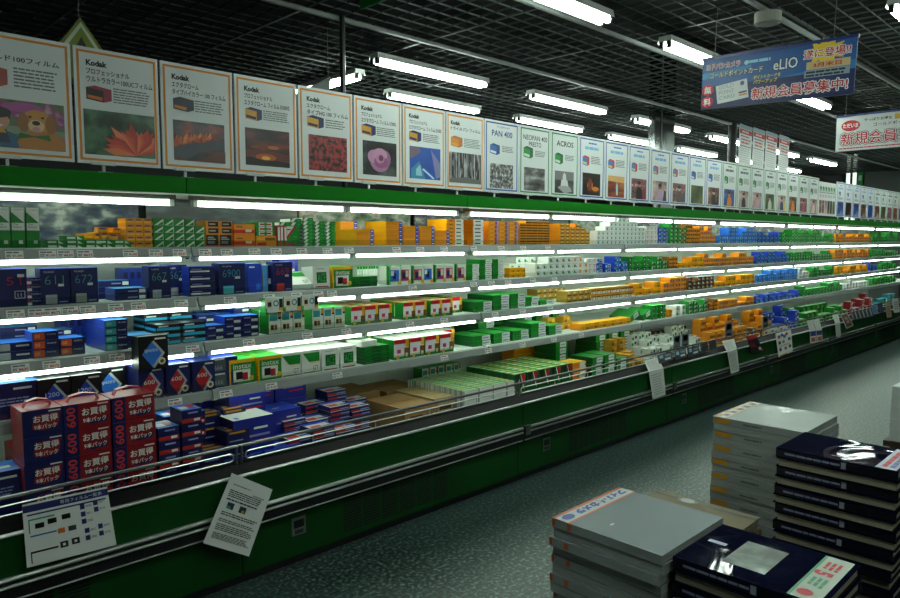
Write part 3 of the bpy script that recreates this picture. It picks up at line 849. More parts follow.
def far(name, p0, p1, Y, z, where, lmin, lmax, gap=.006, **kw):
    """Fills the shelf from picture column p0 to p1 with stacks of one kind."""
    a, b = px(p0, Y), px(p1, Y)
    n = max(1, int((b - a) / (PROTO[name]['w'] + gap)))
    hm = .165 if z > 1.4 else (.126 if z < 1.0 else .142)
    lmax = max(1, int(hm / (PROTO[name]['h'] + .0006)))
    lmin = max(1, lmax - (2 if lmax > 3 else 1))
    stack(name, a, Y, z, n, where, layers=[random.choice([lmin, lmax, lmax - 1 or 1, lmax]) for _ in range(n)], gap=gap, step=(b - a) / n, **kw)


far('sky_roll_film_box', 720, 758, Y1, Z1, 'on the top shelf', 2, 4)
far('deep_blue_film_box', 758, 781, Y1, Z1, 'on the top shelf', 2, 3)
far('bright_green_film_box', 782, 834, Y1, Z1, 'on the top shelf', 3, 4)
far('orange_grid_film_box', 836, 871, Y1, Z1, 'towards the far end, top shelf', 2, 4, gap=.02)
far('green_black_film_box', 873, 899, Y1, Z1, 'at the far end, top shelf', 2, 4, gap=.03)

# ------------------------------------------------------------------ goods on the second shelf
one('instant_fifty_one_box', px(-5, Y2), Y2, Z2, 'upright navy film box with red numerals, beside the magenta-label stack', 'upright navy film boxes')
stack('magenta_label_film_box', px(13.5, Y2), Y2, Z2, 1, 'between upright navy boxes, second shelf', layers=4)
NG = 'upright navy film boxes'
one('instant_film_box', px(38.5, Y2), Y2, Z2, 'upright navy film box right beside the magenta-label stack, pale green numerals', NG)
one('instant_film_carton', px(69.5, Y2), Y2, Z2, 'upright navy film box, second of the touching pair by the magenta-label stack', NG)
stack('flat_blue_film_box', px(97, 3.3), 3.3, Z2, 1, 'set back behind the touching pair of navy boxes', layers=3)
stack('flat_blue_film_box', px(113, Y2), Y2, Z2, 1, 'in front of the slim upright boxes', layers=2)
stack('upright_blue_film_box', px(121, 3.5), 3.5, Z2, 8, 'at the back of the second shelf', gap=.002)
one('instant_pack_box', px(147.5, Y2), Y2, Z2, 'upright navy film box beside the two flat blue boxes on second shelf', NG)
one('instant_pack_box', px(167, 3.2), 3.22, Z2, 'upright navy film box set back behind another with the same green numerals', NG)
stack('dark_blue_label_box', px(188, Y2), Y2, Z2, 1, 'beside the wide navy box', layers=4)
one('instant_pack_carton', px(218, Y2), Y2, Z2, 'wide upright navy film box with turquoise numerals and square', NG)
one('plain_blue_film_box', px(247, 3.17), 3.17, Z2, 'plain upright blue film box beside the wide navy box', NG)
one('silver_blue_film_box', px(262, 3.17), 3.17, Z2, 'upright silver-and-blue film box beside the red-numeral navy box', NG)
one('peel_film_box', px(273, Y2), Y2, Z2, 'upright navy film box with red numerals and red square', NG)
one('peel_film_carton', px(279, 3.32), 3.32, Z2, 'tall blue film box with red numerals, behind the red-square navy box', NG)
one('flat_green_corner_box', px(293.5, Y2), Y2 + .03, Z2 + .004, 'flat white film box leaning beside the red-square navy box', None, rx=.55)
one('white_green_panel_box', px(313.5, Y2), Y2 + .005, Z2 + .007, 'white film box with green panel leaning beside the flat white box', None, rx=-.06)
stack('yellow_green_instant_box', px(332, Y2), Y2, Z2, 1, 'beside the leaning white box, second shelf', rows=2, jit=0)
stack('thin_green_box', px(352, Y2), Y2, Z2, 1, 'beside the yellow instant boxes, second shelf', layers=3)
stack('green_instant_pack', px(357, 3.27), 3.27, Z2, 17, 'hanging in the second-shelf row', gap=.004)
for k in range(7):
    nm = 'picture_blue_pack' if k in (0, 3) else 'picture_instant_pack'
    one(nm, px(389, Y2) + k * .092, Y2 + (.012 if k % 2 else 0), Z2, PROTO[nm]['desc'] + ', %s in the row of picture packs on the second shelf' % ORD[k], 'picture-front instant packs', rz=random.uniform(-.14, -.02), rx=-.0)
    one('green_instant_pack', px(389, Y2) + k * .092 + .03, Y2 + .06, Z2, 'green-edged instant film pack tucked behind the picture packs, %s of seven' % ORD[k], 'packs behind the picture packs')
x = px(467, Y2)
stack('green_white_end_box', x, Y2, Z2, 3, 'beside the picture packs', layers=[4, 5, 5], gap=.012)
stack('small_yellow_film_box', px(510, Y2), Y2, Z2, 3, 'before the white boxes, second shelf', layers=2)
stack('white_green_film_box', px(510, 3.28), 3.28, Z2, 4, 'behind the small yellow boxes', layers=[2, 3, 3, 3], gap=.004)
stack('white_green_film_box', px(536, Y2), Y2, Z2, 7, 'on the second shelf', layers=[2, 2, 3, 3, 3, 3, 3], gap=.004)
stack('white_orange_film_box', px(573, Y2), Y2, Z2, 3, 'beside the white-green boxes, second shelf', layers=[3, 3, 2], gap=.004)
stack('white_pink_film_box', px(588, Y2), Y2, Z2, 2, 'on the second shelf', layers=3)
far('blue_roll_film_box', 597, 614, Y2, Z2, 'on the second shelf', 2, 3)
far('deep_blue_film_box', 615, 629, Y2, Z2, 'beside the green-black stacks, second shelf', 2, 3)
far('green_black_film_box', 630, 651, Y2, Z2, 'in the middle of the second shelf', 2, 3)
far('green_white_pattern_box', 652, 669, Y2, Z2, 'on the second shelf', 3, 4)
far('orange_dark_film_box', 670, 679, Y2, Z2, 'on the second shelf', 2, 4)
far('yellow_pack_film_box', 680, 704, Y2, Z2, 'on the second shelf', 2, 3)
far('orange_grid_film_box', 705, 755, Y2, Z2, 'on the second shelf', 2, 3)
far('deep_blue_film_box', 757, 790, Y2, Z2, 'far along the second shelf', 2, 3)
far('green_roll_film_box', 791, 812, Y2, Z2, 'far along the second shelf', 2, 4)
far('green_white_pattern_box', 813, 834, Y2, Z2, 'far along the second shelf', 2, 4, gap=.02)
far('orange_grid_film_box', 836, 871, Y2, Z2, 'towards the far end, second shelf', 2, 3, gap=.03)
far('bright_green_film_box', 873, 899, Y2, Z2, 'at the far end, second shelf', 2, 3, gap=.04)

# ------------------------------------------------------------------ goods on the third shelf
stack('silver_side_film_box', px(-8, Y3), Y3 + .02, Z3, 1, 'at the near end, third shelf', layers=2)
stack('flat_blue_film_box', px(-5, 3.33), 3.33, Z3, 2, 'behind the silver-ended boxes, third shelf', layers=[4, 3])
one('orange_label_film_box', px(19, 3.2), 3.24, Z3, 'flat navy film box, orange label, half hidden behind the orange-label stacks', 'orange-label boxes')
stack('orange_label_film_box', px(27.5, Y3), Y3, Z3, 2, 'on the third shelf', layers=[3, 2], gap=.006)
stack('upright_blue_film_box', px(57, 3.45), 3.45, Z3, 6, 'at the back of the third shelf', gap=.002)
stack('teal_label_film_box', px(101, Y3), Y3, Z3, 1, 'at the front of the third shelf', layers=4)
stack('teal_label_film_box', px(89, 3.3), 3.34, Z3, 1, 'behind the front teal stack', layers=4)
stack('flat_blue_film_box', px(126.5, Y3), Y3 + .03, Z3, 1, 'beside the teal-label stack', layers=2)
stack('cyan_band_film_box', px(153, Y3), Y3, Z3, 2, 'at the front, third shelf', layers=[3, 3], gap=.008)
stack('cyan_band_film_box', px(141, 3.25), 3.25, Z3, 2, 'in the back row, third shelf', layers=[4, 4], gap=.008)
stack('blue_white_label_box', px(204, Y3), Y3, Z3, 3, 'at the front, third shelf', layers=[2, 3, 3], gap=.006)
stack('blue_white_label_box', px(195, 3.24), 3.24, Z3, 3, 'in the second row, third shelf', layers=[3, 3, 4], gap=.01)
stack('blue_white_label_box', px(196, 3.38), 3.38, Z3, 3, 'at the back, third shelf', layers=[3, 4, 3], gap=.02)
stack('small_instant_box', px(264.5, Y3), 3.066, Z3, 3, 'first group, third shelf', rows=2, jit=0)
stack('small_instant_box', px(308.5, Y3), 3.066, Z3, 3, 'second group, third shelf', rows=2, jit=0)
stack('small_instant_twin_pack', px(259, Y3), 3.045, Z3 + .1128, 3, 'on the small instant boxes', gap=.006, jit=0)
stack('red_instant_box', px(350.5, Y3), Y3, Z3, 3, 'first group, third shelf', rows=4, gap=.006)
stack('red_instant_box', px(403, Y3), Y3, Z3, 2, 'second group, third shelf', rows=4, gap=.004)
stack('red_instant_box', px(430.5, Y3), Y3, Z3, 2, 'third group, third shelf', rows=4, gap=.004)
stack('red_instant_box', px(461, Y3), Y3 + .08, Z3, 1, 'last of the row, third shelf', rows=4, gap=.004)
stack('wide_green_flat_box', px(475, Y3), Y3, Z3, 3, 'on the third shelf', layers=[2, 3, 3], gap=.012)
stack('wide_green_flat_box', px(527, Y3), Y3 + .02, Z3, 2, 'beside the gold boxes, third shelf', layers=[2, 1], gap=.012)
stack('gold_roll_film_box', px(541, 3.35), 3.38, Z3, 5, 'at the back of the third shelf', layers=2)
stack('gold_roll_film_box', px(568, Y3), Y3, Z3, 5, 'at the front of the third shelf', layers=2, gap=.004)
stack('gold_white_film_box', px(592, Y3), Y3, Z3, 9, 'on the third shelf', layers=2, gap=.004)
far('yellow_pack_film_box', 637, 664, Y3, Z3, 'beside the gold boxes, third shelf', 1, 3)
far('orange_grid_film_box', 665, 688, Y3, Z3, 'on the third shelf', 2, 3)
far('dark_bulk_film_box', 690, 716, Y3, Z3, 'on the third shelf', 2, 3)
far('yellow_pack_film_box', 717, 756, Y3, Z3, 'far along the third shelf', 1, 2)
far('sky_roll_film_box', 758, 800, Y3, Z3, 'on the third shelf', 2, 3, gap=.02)
far('white_blue_film_box', 801, 811, Y3, Z3, 'on the third shelf', 2, 3)
far('green_black_film_box', 812, 836, Y3, Z3, 'far along the third shelf', 2, 3, gap=.02)
far('yellow_pack_film_box', 838, 870, Y3, Z3, 'towards the far end, third shelf', 1, 2, gap=.03)
far('deep_blue_film_box', 871, 880, Y3, Z3, 'at the far end, third shelf', 1, 2, gap=.05)
far('green_roll_film_box', 882, 899, Y3, Z3, 'at the far end, third shelf', 2, 3, gap=.05)

# ------------------------------------------------------------------ goods on the lowest shelf
one('large_blue_film_carton', px(-22, Y4), Y4 + .02, Z4, 'large blue film carton beside the black blue-diamond boxes, lowest shelf')
one('large_blue_film_carton', px(-14, Y4) - .03, Y4 + .2, Z4, 'large blue film carton standing behind another, near end of lowest shelf')
stack('black_diamond_film_box', px(31, Y4), Y4, Z4, 2, 'on the lowest shelf', rows=4, gap=.006, jit=.002)
stack('blue_diamond_film_carton', px(96, Y4), Y4 + .09, Z4, 1, 'beside the smaller diamond boxes, lowest shelf', rows=3)
stack('red_diamond_film_box', px(131, Y4), 2.994, Z4, 3, 'on the lowest shelf', rows=2, gap=.012, jit=.002)
one('blue_diamond_film_carton', px(129, Y4), 2.966, Z4 + .1388, 'black film carton with blue diamond standing on a red-diamond box')
stack('grey_label_film_box', px(208, Y4), Y4, Z4, 1, 'beside the red-diamond boxes', layers=2)
stack('yellow_green_instant_box', px(226, Y4), Y4, Z4, 2, 'on the lowest shelf', rows=3, gap=.012)
x = px(279, Y4)
stack('white_green_corner_box', x, Y4, Z4, 2, 'on the lowest shelf', rows=4, gap=.01, jit=.002)
stack('white_green_panel_box', x + .238, Y4, Z4, 2, 'on the lowest shelf', rows=4, gap=.012, jit=.002)
stack('thin_green_box', px(363, Y4), Y4, Z4, 1, 'between white and red boxes, lowest shelf', layers=5)
one('flat_green_corner_box', px(366, Y4) - .03, Y4 + .01, Z4 + .097, 'flat white film box lying on the dark green stack, lowest shelf', None, rz=.12)
x = px(393.5, Y4)
stack('wide_instant_box', x, Y4, Z4, 4, 'on the lowest shelf', rows=2, gap=.008, jit=.002)
stack('wide_instant_box', x + .49, Y4 + .12, Z4, 1, 'set back at the end of its row', rows=2, jit=.002)
stack('small_instant_box', px(365, 3.3), 3.33, Z4, 9, 'at the back of the lowest shelf', gap=.02)
stack('wide_green_flat_box', px(476, Y4), Y4 + .02, Z4, 5, 'on the lowest shelf', layers=[2, 2, 2, 3, 2], gap=.03)
stack('wide_green_flat_box', px(480, 3.33), 3.34, Z4, 5, 'at the lowest shelf back', layers=[3, 2, 3, 3, 3], gap=.05)
stack('gold_bulk_pack', px(557, Y4), 3.15, Z4, 5, 'on the lowest shelf', layers=[1, 2, 1, 2, 1], rows=1, gap=.012, jit=.02)
far('yellow_pack_film_box', 583, 633, Y4, Z4, 'on the lowest shelf', 1, 3)
a = px(636, Y4)
for k in range(3):
    one('green_white_tag_box', a + k * .2, Y4 + .03, Z4, 'green film carton with white tag leaning on the lowest shelf, %s of three' % ORD[k], 'leaning green cartons', ry=-.35)
far('green_black_film_box', 655, 670, Y4, Z4, 'beyond the leaning cartons, lowest shelf', 2, 3)
far('small_yellow_film_box', 671, 677, Y4, Z4, 'on the lowest shelf', 1, 2)
far('white_green_film_box', 678, 690, Y4, Z4, 'on the lowest shelf', 2, 3)
far('green_white_pattern_box', 691, 711, Y4, Z4, 'on the lowest shelf', 2, 3)
far('orange_dark_film_box', 712, 721, Y4, Z4, 'on the lowest shelf', 2, 3)
far('orange_grid_film_box', 722, 757, Y4, Z4, 'on the lowest shelf', 2, 4)
far('deep_blue_film_box', 758, 803, Y4, Z4, 'on the lowest shelf', 2, 3, gap=.02)
far('bright_green_film_box', 805, 845, Y4, Z4, 'on the lowest shelf', 2, 4, gap=.02)
far('white_blue_film_box', 846, 872, Y4, Z4, 'on the lowest shelf', 2, 3, gap=.04)
far('green_roll_film_box', 874, 899, Y4, Z4, 'at the far end, lowest shelf', 2, 3, gap=.05)

# ------------------------------------------------------------------ goods in the well
stack('large_blue_film_carton', px(-48, YW), YW + .0, ZW, 1, 'at the near end of the well', layers=2)
stack('nine_pack_end_box', px(12, 2.8), 2.795, ZW, 1, 'turned end-on at the near stack', layers=5, gap=.004)
xn = px(55, 2.8)
stack('nine_pack_box', xn, 2.795, ZW, 2, 'in the well', layers=5, gap=.006)
stack('nine_pack_end_box', px(2, 3.08), 3.06, ZW, 3, 'behind the front nine-packs', layers=3, gap=.03)
stack('red_base_film_box', px(152, 2.8), 2.80, ZW, 2, 'beside the nine-packs, front row', layers=[6, 7], gap=.012)
stack('red_base_film_box', px(151, 3.05), YW + .12, ZW, 2, 'behind the front red-based boxes', layers=[6, 6], gap=.012)
stack('yellow_print_film_box', px(197, YW), YW + .01, ZW, 2, 'at the front of the well', layers=[3, 4], gap=.006)
stack('yellow_print_film_box', px(193, 3.0), YW + .15, ZW, 2, 'in the second row', layers=[5, 5], gap=.012)
stack('blue_roof_carton', px(219, YW), YW, ZW, 2, 'at the front of the well', layers=[1, 1], gap=.01)
one('blue_glare_top_carton', px(235, YW) - .02, YW + .02, ZW + .126, 'big blue carton with white glare painted on top, standing on blue cartons in the well')
stack('blue_roof_carton', px(224, 3.05), YW + .19, ZW, 2, 'in the second row', layers=[3, 2], gap=.012)
stack('blue_roof_carton', px(196, 3.25), YW + .39, ZW, 3, 'at the back of the well', layers=3, gap=.012)
stack('red_stripe_flat_box', px(288, YW), YW + .02, ZW, 3, 'in the front row', layers=[6, 7, 6], gap=.012, jit=.012)
stack('red_stripe_flat_box', px(285, 2.98), YW + .16, ZW, 4, 'in the second row', layers=[8, 7, 9, 8], gap=.012, jit=.012)
stack('red_stripe_flat_box', px(283, 3.12), YW + .3, ZW, 4, 'in the third row', layers=[7, 9, 11, 8], gap=.015, jit=.012)


def carton(x, y, z, w, d, h, label, CARD=CARD):
    mb = MB()
    mb.box(0, w, 0, d, 0, h - .003, CARD)
    ob = mb.build('cardboard_carton', None, (x, y, z))
    tag(ob, label, 'carton', 'brown cartons in the well')
    mb = MB()
    mb.box(0, w, .001, d / 2 - .002, h - .003, h, CARD)
    mb.build('carton_flap', ob)
    mb = MB()
    mb.box(0, w, d / 2 + .002, d - .001, h - .003, h, CARD)
    mb.build('carton_flap', ob)
    mb = MB()
    f = mb.on((0, 0, 0), (1, 0, 0), (0, 0, 1))
    BR = M('4A3018', .7)
    f.lines(w * .15, h * .3, w * .55, h * .75, 2, BR, .6, .001)
    f.text('FILM', w * .62, h * .4, h * .28, BR, .0012)
    mb.build('carton_print', ob)


carton(px(404, YW + .06), YW + .06, ZW, .255, .36, .155, 'brown cardboard carton nearest the blue-white-red flat boxes, front of the well')
carton(px(404, YW + .06) + .265, YW + .1, ZW, .25, .36, .165, 'paler brown cardboard carton between another carton and the white-fronted slabs', CARD2)
carton(px(345, 3.36), YW + .52, ZW, .26, .3, .17, 'brown cardboard carton at the back, behind the flat boxes')
carton(px(345, 3.36) + .30, YW + .50, ZW, .3, .3, .15, 'brown cardboard carton at the back, behind the two front cartons')
stack('slab_film_box', px(464, YW + .02), YW + .02, ZW, 4, 'in the well', rows=11, gap=.006, rgap=.004, jit=.002)
stack('small_instant_box', px(425, 3.45), 3.48, ZW, 5, 'at the back of the well', layers=2, gap=.01)
stack('green_tri_front_box', px(518, YW), YW + .02, ZW, 5, 'in the well', layers=2, rows=8, gap=.006, rgap=.004, jit=.002)
xl = px(512, 3.2)
stack('long_yellow_film_box', px(515, 3.38), 3.38, ZW, 2, 'behind the red-black cornered boxes', layers=[7, 7], gap=.02)
stack('yellow_white_tag_box', px(579, YW), YW + .03, ZW, 1, 'at the front of the well', layers=5)
stack('green_white_tag_box', px(555, 3.15), 3.13, ZW, 1, 'behind the white-tagged orange boxes', layers=7, gap=.02)
stack('green_white_tag_box', px(597, YW), YW + .02, ZW, 3, 'at the front of the well', layers=[5, 5, 4], gap=.02, jit=.01)
stack('green_white_tag_box', px(590, 3.2), 3.12, ZW, 3, 'among the hind green cartons', layers=[7, 7, 7], gap=.03, jit=.01)


def heap(name, p0, p1, y, rows, l0, l1, where, gap=.012, z=ZW):
    a, b = px(p0, y), px(p1, y)
    n = max(1, int((b - a) / (PROTO[name]['w'] + gap)))
    stack(name, a, y, z, n, where, layers=[[random.randint(l0 + r, l1 + r) for r in range(rows)] for _ in range(n)], rows=rows, gap=gap, step=(b - a) / n, rgap=.012, jit=.012)


heap('gold_bulk_pack', 632, 650, YW + .02, 3, 3, 4, 'in the well')
heap('gold_roll_film_box', 592, 640, 3.42, 1, 5, 6, 'at the back of the well')
heap('white_green_pack', 653, 691, YW + .06, 3, 3, 4, 'in the well')
heap('dark_bulk_film_box', 642, 690, 3.35, 1, 5, 6, 'at the back of the well')
heap('white_green_pack', 693, 712, YW + .1, 3, 3, 4, 'beyond the rail cards')
heap('orange_brick_pack', 714, 752, YW + .06, 2, 4, 5, 'in the well')
heap('dark_bulk_film_box', 753, 760, YW + .06, 2, 4, 5, 'between the orange bricks')
heap('orange_brick_pack', 762, 776, YW + .06, 2, 4, 5, 'before the blue bricks')
heap('blue_brick_pack', 778, 803, YW + .06, 2, 3, 5, 'in the well')
heap('green_brick_pack', 805, 852, YW + .06, 2, 3, 4, 'in the well', gap=.03)
heap('red_brick_pack', 854, 880, YW + .1, 2, 3, 5, 'in the well', gap=.05)
heap('teal_brick_pack', 882, 899, YW + .1, 1, 3, 5, 'at the far end of the well', gap=.06)

# red carrying handles and top folds on the topmost nine-packs are part of those boxes
for o in list(bpy.data.objects):
    if o.name.startswith('nine_pack') and o.get('label', '').find('topmost') > 0 and o.location.y < 2.95:
        w, d, h = (.163, .13, .098) if o.name.startswith('nine_pack_box') else (.13, .163, .098)
        mb = MB()
        R_ = M('96121C', .4)
        yy = d * .45
        pts = [(w * .15, yy, h), (w * .22, yy, h + .022), (w * .5, yy, h + .03), (w * .78, yy, h + .022), (w * .85, yy, h)]
        for a, b in zip(pts, pts[1:]):
            mb.poly([(a[0], yy - .014, a[2]), (b[0], yy - .014, b[2]), (b[0], yy + .014, b[2]), (a[0], yy + .014, a[2])], R_)
            mb.poly([(a[0], yy - .014, a[2] - .004), (a[0], yy + .014, a[2] - .004), (b[0], yy + .014, b[2] - .004), (b[0], yy - .014, b[2] - .004)], R_)
            mb.poly([(a[0], yy - .014, a[2] - .004), (b[0], yy - .014, b[2] - .004), (b[0], yy - .014, b[2]), (a[0], yy - .014, a[2])], R_)
        mb.build('carry_handle', o)

# ------------------------------------------------------------------ film posters standing on the case tops
PY = 3.25
PW, PH, PZ = .356, .487, 1.828
BOARD = M('CDD3D2', .5, name='poster_board')
OR, BL, GR = M('D08018', .5), M('1A4E9C', .5), M('1E7A34', .5)


def pic_mat(name, cols, scale=9, kind='noise', stretch=(1, 1, 1), lo=.32, hi=.68, detail=6):
    return MN(name, cols, scale, .35, detail, kind, stretch, lo=lo, hi=hi)


PM = {
    'garden': pic_mat('print_garden', ['1C3A18', '3E6A2C', '8A3A74', 'B8B0A0'], 14),
    'leafy': pic_mat('print_leafy', ['0E1A12', '20402A', '4A6E50', '2A2E2C'], 9),
    'ember': pic_mat('print_ember', ['141018', '2A2834', '7A3020', 'C06A30'], 10, stretch=(1, 1, 2)),
    'dusk': pic_mat('print_dusk', ['060606', '180C0C', '4A1A12', '7A2C14'], 7, stretch=(.6, 1, 2.4)),
    'berries': pic_mat('print_berries', ['0C0E10', '2E3430', 'A83038', '6A5A50'], 40),
    'grey': pic_mat('print_grey_bokeh', ['0A0A0A', '2C302E', '5A5E5C'], 8),
    'sky': pic_mat('print_sky', ['1A3E8C', '2858B0'], 3),
    'bwtrees': pic_mat('print_mono_trees', ['080808', '303030', 'B8B8B8'], 30, stretch=(1.6, 1, .35)),
    'bwcrowd': pic_mat('print_mono_crowd', ['101010', '606060', 'D0D0D0'], 45),
    'bwhill': pic_mat('print_mono_hill', ['181818', '585858', 'A8A8A8'], 14, stretch=(.5, 1, 1.5)),
    'night': pic_mat('print_night', ['08060A', '2A140C', '8A4A14'], 8, lo=.4, hi=.75),
    'desert': pic_mat('print_desert', ['2A1014', '7A3420', 'B07030'], 6, stretch=(.4, 1, 3)),
    'street': pic_mat('print_street', ['1A1418', '6A5A50', '8A2040', 'C8C0B0'], 18),
    'portrait': pic_mat('print_portrait', ['1A1210', '7A4A38', 'C8A898'], 9),
    'field': pic_mat('print_field', ['141C0C', '3A4A20', '6A6A38'], 7),
    'bluepic': pic_mat('print_blue_scene', ['10183A', '2A4A9A', '8A9AC0'], 9),
    'pastel': pic_mat('print_pastel', ['5A4A48', 'B89890', 'D8C8C0'], 8),
}


def small_box_icon(f, x, y, w, h, body, side, band):
    f.poly([(x, y + h * .12), (x + w * .68, y), (x + w * .68, y + h * .72), (x, y + h * .84)], body, .0012)
    f.poly([(x + w * .68, y), (x + w, y + h * .16), (x + w, y + h * .86), (x + w * .68, y + h * .72)], side, .0012)
    f.poly([(x, y + h * .84), (x + w * .68, y + h * .72), (x + w, y + h * .86), (x + w * .34, y + h)], side, .0012)
    f.poly([(x + w * .05, y + h * .2), (x + w * .63, y + h * .1), (x + w * .63, y + h * .3), (x + w * .05, y + h * .4)], band, .0016)


def poster(k, border, label, head=(), icon=None, para=None, pic=None, picbox=(.10, .08, .88, .44), art=None, headcol=INK, width=PW):
    x0 = .302 * PY + k * .1118 * PY
    root = empty('film_poster', (x0, PY, PZ))
    tag(root, label, 'poster', 'film posters along the case tops')
    W_, H_ = width, PH
    mb = MB()
    mb.box(.002, W_ - .002, 0, .012, 0, H_, BOARD)
    mb.build('board', root)
    mb = MB(); f = mb.on((0, 0, 0), (1, 0, 0), (0, 0, 1))
    a, b = .013, .023
    for r in ((a, a, W_ - a, b), (a, H_ - b, W_ - a, H_ - a), (a, b, b, H_ - b), (W_ - b, b, W_ - a, H_ - b)):
        f.rect(*r, border)
    mb.build('printed_border', root)
    mb = MB(); f = mb.on((0, 0, 0), (1, 0, 0), (0, 0, 1))
    for t in head:                                  # (string, x, y, h, width, material, bold)
        f.text(t[0], t[1] * W_, t[2] * H_, t[3] * H_, t[5] if len(t) > 5 else headcol, width=t[4] * W_ if t[4] else None, bold=t[6] if len(t) > 6 else 0)
    if icon:
        small_box_icon(f, icon[0] * W_, icon[1] * H_, icon[2] * W_, icon[3] * H_, *icon[4:])
    if para:
        f.lines(para[0] * W_, para[1] * H_, para[2] * W_, para[3] * H_, para[4], GINK if len(para) < 6 else para[5], seed=k + 5)
    if not head:
        f.lines(.22 * W_, .79 * H_, .8 * W_, .85 * H_, 1, SKY if border is BL else GINK, .8, seed=k)
        f.lines(.36 * W_, .885 * H_, .68 * W_, .915 * H_, 1, FB if border is BL else GINK, .8, seed=k + 3)
    mb.build('lettering', root)
    mb = MB(); f = mb.on((0, 0, 0), (1, 0, 0), (0, 0, 1))
    p = picbox
    f.rect(p[0] * W_, p[1] * H_, p[2] * W_, p[3] * H_, PM[pic])
    if art:
        art(Sub(f, p[0] * W_, p[1] * H_, (p[2] - p[0]) * W_, (p[3] - p[1]) * H_))
    mb.build('printed_photo', root)
    mb = MB()
    c = W_ * .30
    mb.box(c - .03, c + .03, -.02, .03, 1.790 - PZ, 1.794 - PZ, M('B8BEBA', .4))
    mb.box(c - .006, c + .006, .002, .010, 1.794 - PZ, .012, M('B8BEBA', .4))
    mb.box(c - .05, c + .05, -.004, .016, -.004, .010, M('B8BEBA', .4))
    mb.build('stand_clip', root)
    return root


class Sub:
    """Unit-square drawing area inside a printed photo (clipped by hand)."""

    def __init__(s, f, x, y, w, h):
        s.f = f; s.x = x; s.y = y; s.w = w; s.h = h; s.l = .001

    def poly(s, pts, c):
        s.l += .00008
        s.f.poly([(s.x + min(max(x, 0), 1) * s.w, s.y + min(max(y, 0), 1) * s.h) for x, y in pts], M(c, .4) if isinstance(c, str) else c, s.l)

    def blob(s, cx, cy, rx, ry, c, n=14):
        s.poly([(cx + rx * math.cos(6.2832 * k / n), cy + ry * math.sin(6.2832 * k / n)) for k in range(n)], c)


def art_dog(a):
    a.poly([(0, .3), (1, .3), (1, .42), (0, .48)], '7A8A70')
    a.blob(.22, .8, .3, .14, '8A3A78'); a.blob(.5, .86, .25, .1, 'A04A8C')
    a.blob(.2, .12, .26, .25, '2A5A78'); a.poly([(.05, .1), (.34, .1), (.3, .38), (.1, .38)], '203048'); a.poly([(.1, .3), (.3, .3), (.27, .4), (.13, .4)], 'C89020')
    a.blob(.2, .56, .145, .19, 'B88868'); a.blob(.2, .72, .165, .12, '14100E'); a.poly([(.05, .55), (.08, .75), (.34, .75), (.35, .55), (.31, .66), (.1, .66)], '14100E')
    a.poly([(.14, .47), (.27, .47), (.24, .43), (.17, .43)], 'D8C8C0')
    a.blob(.72, .12, .3, .3, 'A8702C'); a.blob(.66, .6, .19, .24, 'B8803A'); a.blob(.5, .55, .07, .2, '8A5A24'); a.blob(.83, .55, .07, .2, '8A5A24')
    a.blob(.65, .5, .1, .13, 'D0B080'); a.blob(.65, .56, .05, .05, '0C0A0A'); a.blob(.65, .42, .05, .06, 'C08890'); a.blob(.58, .68, .02, .025, '0C0A0A'); a.blob(.73, .68, .02, .025, '0C0A0A')
    a.poly([(.42, .2), (.62, .26), (.82, .2), (.8, .33), (.62, .28), (.45, .34)], '1A5A24')


def art_flower(a):
    rg = random.Random(3)
    for k in range(15):
        t = math.radians(25 + k * 10.5)
        L = .45 + .2 * rg.random()
        c = ['B83C28', 'C85434', 'D87048', 'A83028'][k % 4]
        bx, by = .72, .04
        ex, ey = bx + L * math.cos(t) * .85, by + L * 1.25 * math.sin(t)
        n = (-math.sin(t) * .075, math.cos(t) * .09)
        a.poly([(bx, by), (bx + (ex - bx) * .6 + n[0], by + (ey - by) * .6 + n[1]), (ex, ey), (bx + (ex - bx) * .6 - n[0], by + (ey - by) * .6 - n[1])], c)


def art_fire(a):
    a.poly([(0, .3), (.3, .45), (.6, .55), (1, .6), (1, .35), (.6, .3), (.25, .05), (0, .05)], '3A4048')
    rg = random.Random(11)
    for k in range(46):
        x = .02 + .74 * rg.random(); y = .36 + .22 * x + .12 * rg.random(); w = .02 + .03 * rg.random(); h = .06 + .13 * rg.random()
        a.poly([(x - w, y), (x + w, y + .01), (x + w * .4 + .03 * rg.random(), y + h), (x - w * .3, y + h * .6)], ['C8602C', 'A84028', 'D88040', '7A3020', 'B85838'][k % 5])
    a.poly([(.45, .0), (1, .0), (1, .3), (.8, .25)], '5A3028')


def art_sunset(a):
    a.poly([(0, .2), (1, .14), (1, .36), (.6, .4), (0, .42)], '5A1C10')
    a.blob(.45, .24, .24, .1, 'A84C14'); a.blob(.45, .22, .1, .05, 'E8A030')
    a.blob(.62, .52, .14, .05, 'A85A24'); a.blob(.22, .5, .12, .03, '7A3418')
    a.poly([(0, 0), (1, 0), (1, .13), (.7, .17), (.4, .16), (.1, .22), (0, .2)], '080606')


def art_rose(a):
    for cx, cy, rx, ry, c in [(.5, .46, .3, .36, 'A06A90'), (.32, .55, .18, .2, 'B480A4'), (.66, .5, .16, .26, '905A80'), (.5, .62, .22, .18, 'B888A8'), (.52, .4, .2, .18, '8A5078'), (.5, .5, .13, .14, 'B07A9C'), (.53, .52, .07, .09, '6A3058')]:
        a.blob(cx, cy, rx, ry, c)


def art_tower(a):
    a.poly([(0, 1), (.3, 1), (.36, .85), (.05, .6), (0, .7)], '6A5A68')
    a.poly([(.05, .0), (.5, .0), (.42, .3), (.3, .55), (.05, .3)], '3A7A98'); a.poly([(.2, .1), (.4, .1), (.33, .45), (.2, .3)], '8AB8C8')
    a.poly([(.68, .95), (.98, .55), (1, .1), (.85, .05)], '7A78A0'); a.poly([(.4, .3), (.75, .02), (.8, .05), (.44, .34)], 'B8D0E0')


